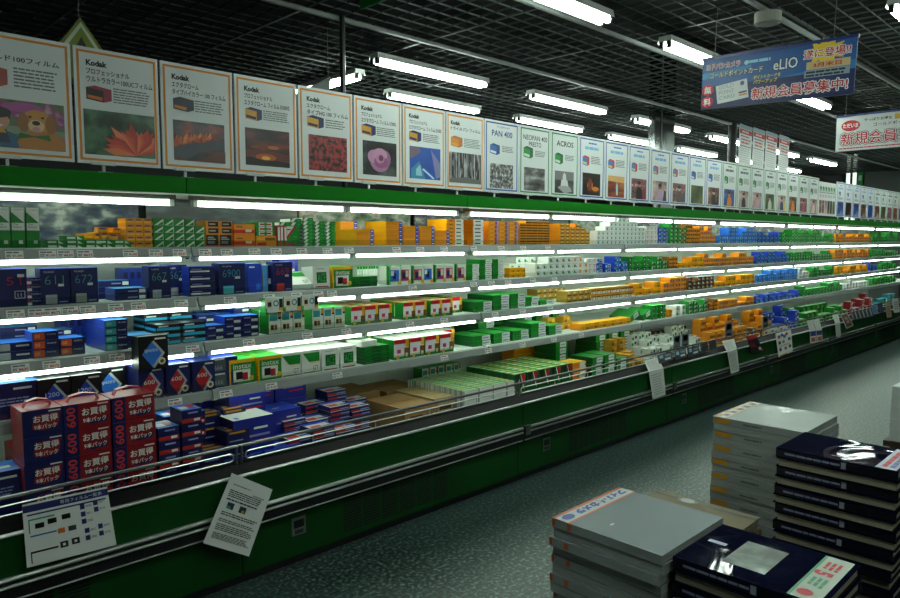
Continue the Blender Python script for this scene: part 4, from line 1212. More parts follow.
def art_trees(a):
    for k in range(12):
        x = .04 + k * .082
        a.poly([(x, .15), (x + .02, .15), (x + .016, .98), (x + .004, .98)], ['C8C8C8', '181818', '989898'][k % 3])
    a.poly([(0, 0), (1, 0), (1, .14), (.5, .2), (0, .12)], '606060')


def art_castle(a):
    a.poly([(0, .6), (1, .6), (1, 1), (0, 1)], '707070')
    a.poly([(.3, .3), (.72, .3), (.66, .6), (.6, .6), (.58, .85), (.5, .95), (.42, .85), (.4, .6), (.34, .6)], 'C8C8C8')
    a.poly([(.1, .05), (.5, .0), (.9, .1), (.8, .3), (.5, .35), (.2, .3)], '989898'); a.poly([(0, 0), (.5, 0), (.2, .2), (0, .2)], '202020')


def art_figure(c1, c2, c3):
    def g(a):
        a.poly([(.3, 0), (.75, 0), (.7, .45), (.58, .6), (.42, .6), (.33, .4)], c1)
        a.blob(.5, .72, .12, .13, c2)
        a.blob(.5, .8, .13, .09, '120C0A')
        a.poly([(.72, .0), (.98, .0), (.95, .5), (.8, .55)], c3)
    return g


def art_fireman(a):
    a.poly([(.1, 0), (.95, 0), (.95, .12), (.1, .2)], '100A08'); a.blob(.42, .45, .16, .2, 'B0601C'); a.blob(.72, .3, .2, .1, 'C87820'); a.poly([(.3, .2), (.5, .2), (.52, .7), (.4, .8), (.3, .6)], '6A2C14')


def art_runner(a):
    a.poly([(0, .75), (1, .7), (1, 1), (0, 1)], 'C89858'); a.poly([(.5, .1), (.6, .1), (.6, .5), (.55, .75), (.48, .5)], 'A8C0D0')


KB = M('101214', .5)
HD = 'Kodak'


def kodak(k, l1, l2, label, icon, pic, art, para, picbox=(.10, .07, .90, .43), w2=.72, w1=None, kx=.17):
    head = [(HD, kx, .845, .052, .24, INK, .05), (l1, kx, .775, .05, w1, INK, .022)]
    if l2:
        head.append((l2, kx, .705, .054, w2, INK, .022))
    poster(k, OR, label, head, icon, para, pic, picbox, art)


OI = (M('B04014', .4), M('8A2810', .4), M('141010', .4))
DI = (M('151010', .4), M('8A2440', .4), M('C86A10', .4))
NI = (M('141C30', .4), M('101420', .4), M('C87A10', .4))
YI = (M('C8901C', .4), M('1C2250', .4), M('1C2250', .4))
kodak(-1, 'ゴールド100フィルム', None, 'orange-bordered poster of a boy hugging a golden dog', (.08, .56, .26, .17) + OI, 'garden', art_dog, (.4, .57, .86, .74, 6), picbox=(.05, .08, .90, .47), w1=.82, kx=.05)
kodak(0, 'プロフェッショナル', 'ウルトラカラー100UCフィルム', 'orange-bordered poster of a big coral-red flower', (.13, .54, .29, .14) + DI, 'leafy', art_flower, (.44, .545, .88, .685, 6), picbox=(.09, .08, .93, .47), w2=.78, w1=.5, kx=.14)
kodak(1, 'エクタクローム', 'タイプハイカラー 100 フィルム', 'orange-bordered poster of glowing flames over a grey curve', (.16, .555, .28, .135) + NI, 'ember', art_fire, (.45, .56, .88, .68, 5), picbox=(.15, .09, .86, .47), w2=.74, w1=.36, kx=.15)
kodak(2, 'プロフェッショナル', 'エクタクローム フィルム E100VS', 'orange-bordered poster of a dark red sunset', (.16, .555, .26, .135) + YI, 'dusk', art_sunset, (.44, .57, .86, .68, 5), picbox=(.15, .10, .86, .48), w2=.72, w1=.44, kx=.15)
kodak(3, 'エクタクローム', 'タイプHG 100 フィルム', 'orange-bordered poster of red berries', (.15, .56, .30, .14) + YI, 'berries', None, (.48, .575, .86, .68, 4), picbox=(.17, .10, .88, .49), w2=.76, w1=.42, kx=.15)
kodak(4, 'プロフェッショナル', 'エクタクローム フィルム E100G', 'orange-bordered poster of a single pink rose', (.15, .555, .29, .14) + YI, 'grey', art_rose, (.46, .565, .86, .675, 5), picbox=(.17, .10, .88, .50), w2=.72, w1=.42, kx=.15)
kodak(5, 'プロフェッショナル', 'エクタクローム フィルム E100S', 'orange-bordered poster of blue sky and glass towers', (.14, .555, .28, .14) + YI, 'sky', art_tower, (.46, .565, .86, .675, 5), picbox=(.15, .10, .88, .50), w2=.76, w1=.42, kx=.14)
kodak(6, 'トライ-X パン フィルム', None, 'orange-bordered poster of black-and-white birch trees', (.12, .555, .30, .15) + (M('C87A14', .4), M('A8600C', .4), M('D89020', .4)), 'bwtrees', art_trees, (.46, .565, .9, .69, 6), picbox=(.08, .09, .92, .49), w1=.78, kx=.12)
FB = M('1C62B8', .5)


def fuji(k, border, label, big, sub, pic, art, icon, bigcol, big2=None, picbox=(.15, .06, .83, .40)):
    head = [(big, .5 - .30, .78, .085, .60, bigcol, .02)]
    if big2:
        head = [(big, .12, .80, .075, .78, bigcol, .01), (big2, .3, .71, .07, .4, bigcol, .01)]
    if sub:
        head.append((sub, .35, .895, .03, .36, FB))
    poster(k, border, label, head, icon, (.50, .57, .84, .66, 4), pic, picbox, art)


II = (M('1E5AA8', .4), M('143E80', .4), M('C8D0D8', .4))
GI = (M('1E8A38', .4), M('14602A', .4), M('C8D0C8', .4))
MI = (M('2C7AC0', .4), M('B83040', .4), M('D8C020', .4))
fuji(7, BL, 'blue-bordered poster of a black-and-white crowd', 'PAN 400', 'FUJIFILM', 'bwcrowd', None, (.15, .52, .28, .16) + II, M('1C3C8C', .5))
fuji(8, GR, 'green-bordered poster of a grey hill, two-line heading', 'NEOPAN 400', None, 'bwhill', None, (.13, .53, .30, .18) + GI, INK, 'PRESTO')
fuji(9, GR, 'green-bordered poster of a pale tower in black and white', 'ACROS', None, 'grey', art_castle, (.15, .50, .28, .18) + GI, INK)
SKY = M('6AA8D0', .5)
rest = [
    (BL, 'fire-lit figure in the dark', 'night', art_fireman, MI), (BL, 'runner on a red desert', 'desert', art_runner, MI), (BL, 'two women, one in crimson', 'street', art_figure('181214', 'A87860', '8A2040'), MI),
    (BL, 'woman in a lilac dress', 'pastel', art_figure('B098B8', '7A4A38', '3A2420'), MI), (BL, 'snowy street with bare trunks', 'street', art_figure('5A4A40', 'A8B0B0', '3A4A60'), MI), (BL, 'olive-green field', 'field', None, II),
    (BL, 'pale face in deep shadow', 'portrait', art_figure('1A1416', 'C8A898', '1A1210'), II), (GR, 'orange house by a blue wall', 'bluepic', art_figure('C87A20', 'C08030', '1C3A8A'), GI), (GR, 'child portrait in black clothes', 'pastel', art_figure('101010', 'D0B0A0', 'B8A8A0'), GI),
    (GR, 'family in pastel clothes', 'pastel', art_figure('C89AA8', 'B88A78', '8A9AB8'), GI), (GR, 'girl among white flowers', 'field', art_figure('C8C8B8', 'B88A78', '4A6A30'), GI), (GR, 'dark-haired boy in blue', 'pastel', art_figure('1C2C6A', 'C89A80', 'C8B040'), GI),
    (GR, 'orange-clad dancer', 'portrait', art_figure('C8701C', 'A86A50', '3A2040'), GI), (GR, 'woman in a rose shawl', 'street', art_figure('A84A60', 'C09080', '6A3A50'), GI), (GR, 'baby lying on white', 'pastel', art_figure('D8C8C0', 'C89A88', 'B87868'), GI),
]
for i, (b, what, pic, art, ic) in enumerate(rest):
    poster(10 + i, b, ('blue' if b is BL else 'green') + '-bordered poster of ' + what, (), (.13, .53, .26, .17) + ic,
           (.46, .57, .86, .70, 5), pic, (.14, .06, .84, .42), art)
# the sheet of small prints, then the last posters of the row
mini = empty('film_poster', (.302 * PY + 25 * .1118 * PY, PY, PZ))
tag(mini, 'poster sheet with two rows of tiny green boxes and prints', 'poster', 'film posters along the case tops')
mb = MB(); mb.box(.002, PW * 1.9, 0, .012, .0, PH * .92, BOARD); mb.build('board', mini)
mb = MB(); f = mb.on((0, 0, 0), (1, 0, 0), (0, 0, 1))
for q in range(6):
    x = .03 + q * .108
    small_box_icon(f, x, PH * .66, .07, .07, *GI)
    f.lines(x, PH * .5, x + .085, PH * .58, 3, M('B06070', .5), seed=q)
    f.rect(x, .03, x + .085, PH * .42, PM[['portrait', 'street', 'pastel', 'night', 'grey', 'field'][q]], .001)
f.rect(.02, PH * .625, PW * 1.85, PH * .64, GINK, .001)
mb.build('printed_photo', mini)
WHAT = ['night harbour in deep blue', 'orange kimono', 'blue glacier', 'lamp-lit doorway', 'misty blue lake', 'brown horse', 'green meadow', 'red-and-white flags', 'sunlit wall', 'violet evening', 'amber leaves', 'dark pond']
PICS = ['bluepic', 'night', 'bluepic', 'portrait', 'sky', 'portrait', 'field', 'street', 'desert', 'bluepic', 'ember', 'leafy']
for i in range(10):
    poster(27 + i, BL if i < 5 else GR, 'plain distant poster of %s, %s before the run ends' % (WHAT[i], ORD[9 - i]), (), (.25, .6, .22, .13) + (II if i < 5 else GI), (.2, .50, .8, .56, 3), PICS[i], (.14, .06, .84, .44), None)

# ------------------------------------------------------------------ photo panels behind the top shelf
FRZ = [pic_mat('print_frieze_forest', ['101820', '2A3C5A', '5A6A6A', 'B8BEB8'], 16, stretch=(.7, 1, 1.3)), pic_mat('print_frieze_rock', ['0C1414', '1E2E32', '4A5A5C', '8A8A80'], 6, stretch=(.5, 1, 1.6)),
       pic_mat('print_frieze_leaf', ['1E4028', '6A8A70', 'C0C4BC', '7A5A2A'], 11, stretch=(.8, 1, 1.2))]
for i, c in enumerate([o for o in bpy.data.objects if o.get('category') == 'display case']):
    for j in range(2):
        mb = MB()
        mb.box(.02 + j * (ML / 2 - .01), ML / 2 - .005 + j * (ML / 2 - .015), BACK - .05, BACK - .042, 1.466, 1.70, FRZ[(2 * i + j + 2) % 3])
        mb.build('photo_panel', c)

# ------------------------------------------------------------------ price tags on the shelf rails
def ray_at(x, y, Y):
    r = fw * F_PX + rt * (x - 450) + up * (299 - y)
    r = r * (Y / r.y)
    return Vector((r.x, r.y, r.z + EYE))


PRICES = ['¥1,690', '¥672', '¥630', '¥1,155']
tag_me = []
for p in PRICES:
    mb = MB()
    mb.box(0, .062, 0, .0012, 0, .030, PAPER)
    f = mb.on((0, 0, 0), (1, 0, 0), (0, 0, 1))
    f.lines(.004, .019, .05, .027, 1, GINK, .7, .0004, .1)
    f.lines(.004, .004, .02, .016, 2, GINK, .6, .0004)
    f.text(p, .024, .004, .011, TAGRED, .0005, width=.034, bold=.03)
    o = mb.build('price_tag'); tag_me.append(o.data); bpy.data.objects.remove(o)
TP = {0: [4, 38, 56, 76, 122, 148, 172, 198, 220, 248, 270, 296, 322, 344, 392, 416, 440, 470, 498, 520, 545],
      1: [2, 24, 40, 58, 76, 105, 128, 172, 222, 262, 290, 312, 326, 408, 470, 488, 505, 530, 552],
      2: [4, 36, 78, 104, 182, 240, 300, 340, 405, 440, 492, 520, 548],
      3: [8, 60, 110, 162, 215, 262, 330, 440, 485, 520, 552, 580]}
for s, pxs in TP.items():
    ys, zs = SHELVES[s]
    nm = ['top shelf', 'second shelf', 'third shelf', 'lowest shelf'][s]
    for k, p in enumerate(pxs):
        o = bpy.data.objects.new('price_tag', tag_me[(k * 7 + s * 3) % 4])
        COL.objects.link(o)
        o.location = (ax(p, ys), ys - .0085, zs - .0365)
        o.rotation_euler = (-.21, 0, 0)
        tag(o, 'white price tag with red numerals, %s along the rail of the %s' % (ORD[k], nm), 'price tag', 'price tags on the %s rail' % nm)


# ------------------------------------------------------------------ papers and leaflets on the front rail
class Quad:
    """Drawing on a sheet given by its corners: bottom-left, bottom-right, top-right, top-left."""

    def __init__(s, mb, c):
        s.mb = mb; s.c = [Vector(q) for q in c]
        s.N = (s.c[1] - s.c[0]).cross(s.c[3] - s.c[0]).normalized()

    def p(s, u, v, l):
        a = s.c[0].lerp(s.c[1], u); b = s.c[3].lerp(s.c[2], u)
        return a.lerp(b, v) + s.N * l

    def poly(s, pts, m, lift=.0008):
        s.mb.poly([s.p(u, v, lift) for u, v in pts], m)

    def rect(s, a, b, c, d, m, lift=.0008):
        s.poly([(a, b), (c, b), (c, d), (a, d)], m, lift)

    def lines(s, a, b, c, d, n, m, fill=.45, seed=1):
        rg = random.Random(seed)
        h = (d - b) / n
        for k in range(n):
            x = a; xe = c - (c - a) * .15 * rg.random()
            while x < xe:
                w = min(.03 + .08 * rg.random(), xe - x)
                s.rect(x, d - (k + .8) * h, x + w, d - (k + .8 - fill) * h, m, .001)
                x += w + .012

    def text(s, t, u, v, w, h, m, lift=.0012, bold=0):
        vs, fs, (x0, y0, x1, y1) = text_geo(t, bold)
        i = len(s.mb.v)
        for x, y in vs:
            s.mb.v.append(tuple(s.p(u + (x - x0) / (x1 - x0) * w, v + (y - y0) / (y1 - y0) * h, lift)))
        k = s.mb.slot(m)
        for f in fs:
            s.mb.f.append(tuple(i + q for q in f)); s.mb.mi.append(k)


def sheet(mb, c, m, th=.0012):
    """A thin sheet of paper with thickness."""
    c = [Vector(q) for q in c]
    n = (c[1] - c[0]).cross(c[3] - c[0]).normalized()
    b = [q - n * th for q in c]
    mb.poly(c, m); mb.poly(b[::-1], m)
    for i in range(4):
        j = (i + 1) % 4
        mb.poly([c[i], b[i], b[j], c[j]], m)
    return Quad(mb, c)


def paper(name, label, cat, segs, m, draw, group=None):
    """segs: lists of four (px, py, Y) corners bl, br, tr, tl. draw: one function per segment."""
    mb = MB()
    base = ray_at(*segs[-1][0])
    for k, s in enumerate(segs):
        q = sheet(mb, [ray_at(*c) - base for c in s], m)
        if draw and k < len(draw) and draw[k]:
            draw[k](q)
    o = mb.build(name, None, base)
    return tag(o, label, cat, group)


NV, TE = M('1A2060', .5), M('2A8A78', .5)


def d_chart(q):
    q.rect(.0, .86, 1, .97, NV)
    q.text('専用フィルム一覧表', .42, .885, .5, .06, PAPER)
    q.rect(.04, .80, .96, .825, NV)
    q.rect(.05, .72, .34, .745, TE); q.rect(.05, .52, .065, .745, TE)
    q.rect(.06, .46, .35, .485, M('2A6A9C', .5))
    q.rect(.05, .20, .35, .23, BLACK); q.rect(.05, .04, .062, .23, BLACK)
    for u, v in ((.12, .58), (.26, .61), (.42, .63)):
        q.rect(u, v, u + .1, v + .08, BLACK)
    q.rect(.36, .42, .44, .50, M('C8701C', .5)); q.rect(.48, .42, .57, .50, M('303434', .5))
    for u, v in ((.37, .18), (.50, .19)):
        q.rect(u, v, u + .09, v + .1, INK); q.rect(u + .03, v + .03, u + .06, v + .07, PAPER, .0012)
    for u, v in ((.64, .72), (.64, .60), (.64, .48), (.80, .74), (.80, .63), (.66, .32), (.66, .2), (.82, .34), (.82, .22)):
        q.rect(u, v, u + .055, v + .08, NV); q.lines(u + .065, v + .02, u + .14, v + .06, 2, GINK, seed=int(u * 100 + v * 10))


paper('film_chart_sheet', 'white film chart sheet with navy heading taped over the front rail', 'paper', [[(27, 568, 2.665), (116.5, 545, 2.665), (107, 486.5, 2.679), (22, 505, 2.679)]], PAPER, [d_chart])


def d_letter(q):
    q.lines(.12, .86, .55, .885, 1, INK, seed=3)
    q.lines(.62, .80, .9, .83, 1, GINK, seed=4)
    q.lines(.1, .69, .92, .80, 4, INK, .5, 5)
    q.lines(.1, .64, .9, .68, 1, INK, .5, 6)
    q.rect(.16, .53, .31, .62, M('14283C', .5)); q.rect(.16, .53, .25, .57, TE, .001); q.rect(.44, .53, .59, .62, M('14283C', .5)); q.rect(.5, .53, .56, .57, M('B8A020', .5), .001)
    for b, d, n in ((.43, .49, 2), (.34, .39, 2), (.22, .32, 4), (.1, .19, 5)):
        q.lines(.1, b, .92, d, n, INK, .5, int(b * 100))


paper('notice_letter', 'tilted white notice letter with two small pictures, hanging from the front rail', 'paper', [[(203, 543, 2.648), (249, 556.5, 2.648), (272.5, 489.5, 2.66), (232, 473, 2.66)]], PAPER, [d_letter])
STRIP = M('C2C8C0', .55)


def d_strip(q):
    q.lines(.12, .1, .88, .9, 9, M('8A908C', .6), .35, 8)


def strip(label, t, b, e, group='paper strips over the front rail'):
    (tl, tr), (ml, mr), (bl, br) = t, b, e
    paper('paper_strip', label, 'paper', [[(*ml, 2.672), (*mr, 2.672), (*tr, 2.722), (*tl, 2.722)], [(*bl, 2.665), (*br, 2.665), (*mr, 2.672), (*ml, 2.672)]], STRIP, [d_strip, d_strip], group)


strip('long white paper strip folded over the rail before the gold film packs', ((644, 360.7), (657.7, 357.4)), ((649, 371.8), (663.3, 368)), ((652.8, 399.4), (665.6, 394.8)))
strip('long white paper strip folded over the rail beside the red-and-black leaflet', ((722, 341.4), (734, 339)), ((727.3, 352.5), (737, 348.8)), ((731, 374), (739.3, 370.9)))
strip('narrow white paper strip over the rail between twin leaflets and the portrait leaflet', ((832.3, 315.2), (837.8, 314)), ((835.4, 323.3), (840, 322.5)), ((836.2, 338), (841, 336.5)))
RB = M('A01828', .5)


def d_red(q):
    q.rect(0, .78, 1, 1, RB); q.rect(.1, .3, .6, .62, M('5A1018', .5)); q.rect(.7, .1, .9, .25, M('C8C0B0', .5)); q.rect(.8, .04, 1, .12, M('C82860', .5))


paper('leaflet', 'red-and-black leaflet draped on the rail', 'leaflet', [[(751.6, 353.4, 2.672), (763.6, 350.6, 2.672), (755.3, 334, 2.684), (746, 336.8, 2.684)]], M('141214', .4), [d_red])


def d_cat(q):
    for u, v, c in ((.1, .75, '8A3020'), (.3, .8, '1C3A8A'), (.6, .8, 'A82030'), (.1, .5, '141414'), (.35, .5, '6A8A20'), (.75, .55, '301418'), (.1, .22, '201010'), (.45, .2, 'A02838'), (.75, .22, '401820'), (.45, .72, '2858A0')):
        q.rect(u, v, u + .16, v + .13, M(c, .5))
    q.lines(.1, .38, .9, .46, 2, GINK)
    q.rect(.05, .0, .6, .06, M('C88A20', .5))


paper('catalogue_sheet', 'white catalogue page with many small pictures hanging on the rail', 'leaflet', [[(778.7, 357.5, 2.665), (792.7, 351, 2.665), (791, 329.5, 2.684), (775.5, 333.4, 2.684)]], PAPER, [d_cat])


def d_crum(q):
    q.rect(.1, .5, .35, .8, M('A02838', .5)); q.rect(.5, .2, .7, .5, M('2858A0', .5)); q.rect(.72, .6, .95, .9, M('A83848', .5))


for k, (a, b) in enumerate([((765, 333), (772, 331)), ((771, 331), (779, 329)), ((780, 329), (787, 327))]):
    paper('leaflet', 'crumpled white leaflet stuck behind the catalogue page, %s of three' % ORD[k], 'leaflet', [[(a[0], a[1] + 5, 2.752), (b[0], b[1] + 5, 2.758), (b[0] + 1, b[1] - 4, 2.768), (a[0] - 1, a[1] - 2, 2.764)]], PAPER, [d_crum], 'crumpled leaflets')


def d_twin(q):
    q.rect(.05, .55, .95, .95, M('2A3A7A', .5)); q.rect(.1, .1, .9, .45, M('A8642C', .5)); q.rect(.3, .15, .7, .35, M('A02838', .5))


for k in range(2):
    d = k * 6.4
    paper('leaflet', ['first', 'second'][k] + ' of the twin blue-and-orange leaflets draped over the rail', 'leaflet',
          [[(809.8 + d, 331 - d * .12, 2.672), (815.6 + d, 330.2 - d * .12, 2.672), (812.6 + d, 319.6 - d * .18, 2.684), (806.7 + d, 321 - d * .18, 2.684)],
           [(810.5 + d, 343.5 - d * .18, 2.665), (816 + d, 342.4 - d * .18, 2.665), (815.6 + d, 330.2 - d * .12, 2.672), (809.8 + d, 331 - d * .12, 2.672)]], PAPER, [None, d_twin], 'twin leaflets on the rail')


def d_port(q):
    q.rect(.08, .05, .92, .95, M('6A6048', .5)); q.rect(.2, .1, .8, .55, M('5A2C20', .5)); q.rect(.35, .3, .7, .75, M('C0A088', .5))


paper('leaflet', 'leaflet with a portrait picture leaning on the rail beyond the narrow strip', 'leaflet', [[(846.5, 328.8, 2.672), (853.5, 325.5, 2.672), (847, 312.4, 2.684), (840.5, 314.8, 2.684)]], PAPER, [d_port])
DL = M('3A4448', .4)


def d_dark(q):
    q.rect(.15, .1, .5, .9, M('9AA8AC', .4)); q.rect(.55, .1, .9, .9, M('14181C', .4))


for k in range(6):
    x = 850 + k * 3.7
    y = 312.0 - k * .72
    paper('leaflet', 'slim dark leaflet in the rail holder beyond the portrait leaflet, %s of six' % ORD[k], 'leaflet', [[(x + 2.6, y + 8.6, 2.672), (x + 6, y + 7.9, 2.672), (x + 3.3, y - .6, 2.684), (x, y, 2.684)]], DL, [d_dark], 'slim dark leaflets')
for k, (x0, x1, y0, y1, c) in enumerate([(871, 876, 306, 314, '5A7AA0'), (877, 882, 304.5, 313, '2A2C50'), (885, 890, 303, 318, 'A08A70'), (892, 898, 299, 313, 'C0C4C0')]):
    paper('leaflet', ['pale blue leaflet', 'navy leaflet', 'tan leaflet', 'long white leaflet'][k] + ' hanging near the far end of the rail', 'leaflet', [[(x0 + 2, y1, 2.66), (x1 + 2, y1 - 1, 2.66), (x1, y0 - 1, 2.684), (x0, y0, 2.684)]], M(c, .5), [lambda q: q.lines(.15, .2, .85, .8, 4, GINK)])


def d_cardp(q):
    q.rect(.08, .05, .92, .95, M('5A6A70', .4)); q.rect(.2, .5, .8, .88, M('8AA0B0', .4)); q.rect(.3, .55, .5, .85, M('101418', .4)); q.rect(.2, .15, .8, .3, M('A02838', .4))


for k, (x0, x1, yb, yt) in enumerate([(673.5, 680.6, 351.5, 336), (681.4, 689, 349.6, 334), (725, 732.6, 338.6, 323), (762.5, 768.6, 329, 316.5)]):
    paper('display_card', ['first of two upright cards standing in the rail slot', 'second of two upright cards standing in the rail slot', 'lone upright card standing behind the second long strip', 'lone upright card standing before the orange bricks'][k], 'card',
          [[(x0, yb, 2.757), (x1, yb - (x1 - x0) * .25, 2.757), (x1, yt - (x1 - x0) * .25, 2.757), (x0, yt, 2.757)]], M('8A9496', .4), [d_cardp], 'upright cards at the rail')


def d_lie(q):
    q.rect(.05, .1, .95, .9, M('1C2428', .3)); q.rect(.1, .5, .35, .85, M('7A9AB0', .3)); q.rect(.45, .2, .85, .4, M('B0B8B8', .3)); q.rect(.5, .55, .9, .8, M('5A7080', .3))


for k, (x, y) in enumerate([(659, 360), (676, 356), (688.5, 353.2), (701.5, 349.5), (710, 346.8)]):
    w = [14, 11, 11.5, 7.5, 7][k]
    paper('display_card', 'dark product card lying in the rail channel between the two long strips, ' + ORD[k], 'card', [[(x, y + 4, 2.690), (x + w, y + 4 - w * .3, 2.690), (x + w - 1.5, y - 5 - w * .28, 2.724), (x - 1.5, y - 5, 2.724)]], M('2A3438', .3), [d_lie], 'cards in the rail channel')
paper('ticket', 'red-and-white ticket lying in the rail channel before the first long strip', 'card', [[(624, 380.5, 2.712), (641, 375, 2.712), (640.5, 371, 2.738), (625, 376, 2.738)]], M('B8BEC0', .4), [lambda q: (q.rect(.4, .1, .9, .9, RB), q.rect(.05, .2, .3, .7, M('2A4A9A', .4)))])

# ------------------------------------------------------------------ hanging signs
STRING = M('585C5C', .5)


def hanging(name, label, cat, X, ya, yb, z0, z1, face, drawfn, tilt=0.0):
    """A board across the aisle facing the near end: ya is its far edge (read first), yb its near edge."""
    root = empty(name, (X, ya, z0))
    root.rotation_euler = (tilt, 0, 0)
    tag(root, label, cat)
    w, h = ya - yb, z1 - z0
    mb = MB()
    mb.box(0, .012, -w, 0, 0, h, face)
    mb.build('board', root)
    mb = MB()
    drawfn(mb.on((0, 0, 0), (0, -1, 0), (0, 0, 1)), w, h)
    mb.build('printed_face', root)
    mb = MB(); mb.box(-.006, .018, -w - .005, .005, h - .004, h + .012, M('1C2A6A', .4)); mb.build('top_rail', root)
    for yy in (-w * .08, -w * .86):
        mb = MB(); mb.cyl((.006, yy, h + .01), (.006, yy, CZ - z0 + .015), .0022, STRING, 5); mb.build('hanging_wire', root)
    return root


WH = M('D8DCDC', .5)
RD = M('B01424', .5)


def outlined(f, s, x, y, h, w, fill=RD, line=WH, lift=.002, b=.06, r=.07):
    for k in range(8):
        a = k * math.pi / 4
        f.text(s, x + r * h * math.cos(a), y + r * h * math.sin(a), h, line, lift + k * .00003, width=w, bold=.012)
    f.text(s, x, y, h, fill, lift + .0012, width=w, bold=.012)


def d_banner(f, w, h):
    f.rect(0, h * .45, w, h, M('164E8C', .45)); f.rect(0, 0, w, h * .45, M('0B1648', .45), .0007)
    f.poly([(w * .5, h * .45), (w, h * .45), (w, h * .62), (w * .7, h * .5)], M('226CA4', .45), .0009)
    f.poly([(0, h * .6), (w * .35, h * .72), (w * .35, h * .78), (0, h * .72)], M('2E7CB0', .45), .0009)
    f.rect(w * .34, h * .06, w * .97, h * .36, M('18245A', .45), .0009)
    outlined(f, 'ヨドバシカメラ', w * .03, h * .78, h * .12, w * .24)
    f.lines(w * .33, h * .80, w * .48, h * .87, 1, M('8AC8E0', .5), .8, .0012)
    f.disc(w * .315, h * .83, h * .045, h * .045, M('A8D0E0', .5), .0012)
    outlined(f, 'ゴールドポイントカード', w * .06, h * .61, h * .12, w * .37, M('E0DCC0', .5), M('141A30', .5), b=.05)
    outlined(f, 'eLIO', w * .50, h * .60, h * .20, w * .155, WH, M('141A30', .5), b=.05)
    n = 22
    f.poly([(w * .82 + (w * .13 if k % 2 == 0 else w * .085) * math.cos(6.2832 * k / n), h * .82 + (h * .26 if k % 2 == 0 else h * .15) * math.sin(6.2832 * k / n)) for k in range(n)], M('D8B818', .5), .0013)
    outlined(f, '遂に登場!!', w * .69, h * .72, h * .17, w * .28)
    for c, yy in (('無', .38), ('料', .14)):
        f.disc(w * .048, h * yy, w * .043, h * .115, M('C01828', .5), .0016)
        f.text(c, w * .048, h * (yy - .075), h * .15, WH, .0026, align='c', bold=.03)
    f.poly([(w * .125, h * .08), (w * .345, h * .15), (w * .325, h * .52), (w * .105, h * .44)], M('C4C8C8', .4), .0015)
    for k, s in enumerate(('GOLD', 'POINT', 'CARD')):
        f.text(s, w * (.128 + k * .005), h * (.36 - k * .105), h * .075, M('7A8488', .5), .0024, width=w * .11, rot=.1)
    f.disc(w * .295, h * .44, w * .015, h * .045, M('2A4A7A', .5), .0024)
    f.poly([(w * .275, h * .24), (w * .33, h * .26), (w * .328, h * .29), (w * .273, h * .27)], M('1C2A6A', .5), .0024)
    f.poly([(w * .278, h * .19), (w * .333, h * .21), (w * .331, h * .24), (w * .276, h * .22)], M('C87820', .5), .0024)
    YL = M('E0C828', .5)
    f.text('ポイントカードを', w * .37, h * .48, h * .075, YL, .0016, width=w * .18, bold=.02)
    f.text('パワーアップ', w * .37, h * .385, h * .08, YL, .0016, width=w * .16, bold=.02)
    f.rect(w * .71, h * .52, w * .97, h * .66, M('B8A070', .5), .0014)
    f.text('3月末日', w * .75, h * .55, h * .085, RD, .0022, width=w * .17, bold=.03)
    f.rect(w * .70, h * .375, w * .97, h * .51, M('7A8CA0', .5), .0013)
    f.lines(w * .71, h * .38, w * .96, h * .50, 2, M('181C10', .5), .6, .0018)
    outlined(f, '新規会員募集中!', w * .365, h * .09, h * .22, w * .60)


hanging('hanging_banner', 'long blue hanging banner with red lettering under the lattice ceiling', 'sign', 4.1, 2.01, 1.178, 2.283, 2.572, M('1A3C86', .45), d_banner, .03)


def d_white(f, w, h):
    f.disc(w * .13, h * .72, w * .085, h * .16, RD, .0012)
    f.text('ただいま', w * .06, h * .66, h * .13, WH, .0022, width=w * .14, bold=.02)
    f.text('やっぱりお得な', w * .25, h * .80, h * .09, INK, .0014, width=w * .24, bold=.02)
    f.text('ゴールドポイントカード', w * .33, h * .64, h * .10, INK, .0014, width=w * .45, bold=.01)
    f.rect(w * .51, h * .78, w * .62, h * .93, M('B89020', .5), .0012)
    outlined(f, '新規会員募集中!', w * .045, h * .165, h * .35, w * .90, WH, INK, .0012, r=.10)
    outlined(f, '新規会員募集中!', w * .045, h * .165, h * .35, w * .90, RD, WH, .0026, r=.05)
    f.lines(w * .03, h * .05, w * .95, h * .09, 1, RD, .8, .0014)


hanging('hanging_sign', 'white hanging sign with red lettering beyond the blue banner', 'sign', 6.7, 2.045, 1.19, 2.262, 2.553, M('C4C8C8', .5), d_white)


def d_greens(f, w, h):
    f.rect(w * .1, h * .2, w * .35, h * .5, M('C8A020', .5)); f.rect(w * .4, h * .3, w * .9, h * .5, M('A8C8A8', .5))


hanging('hanging_sign', 'small green hanging sign cut by the top edge of the photo', 'sign', 2.22, 2.9, 2.35, 2.655, 2.80, M('0E6A2A', .5), d_greens)
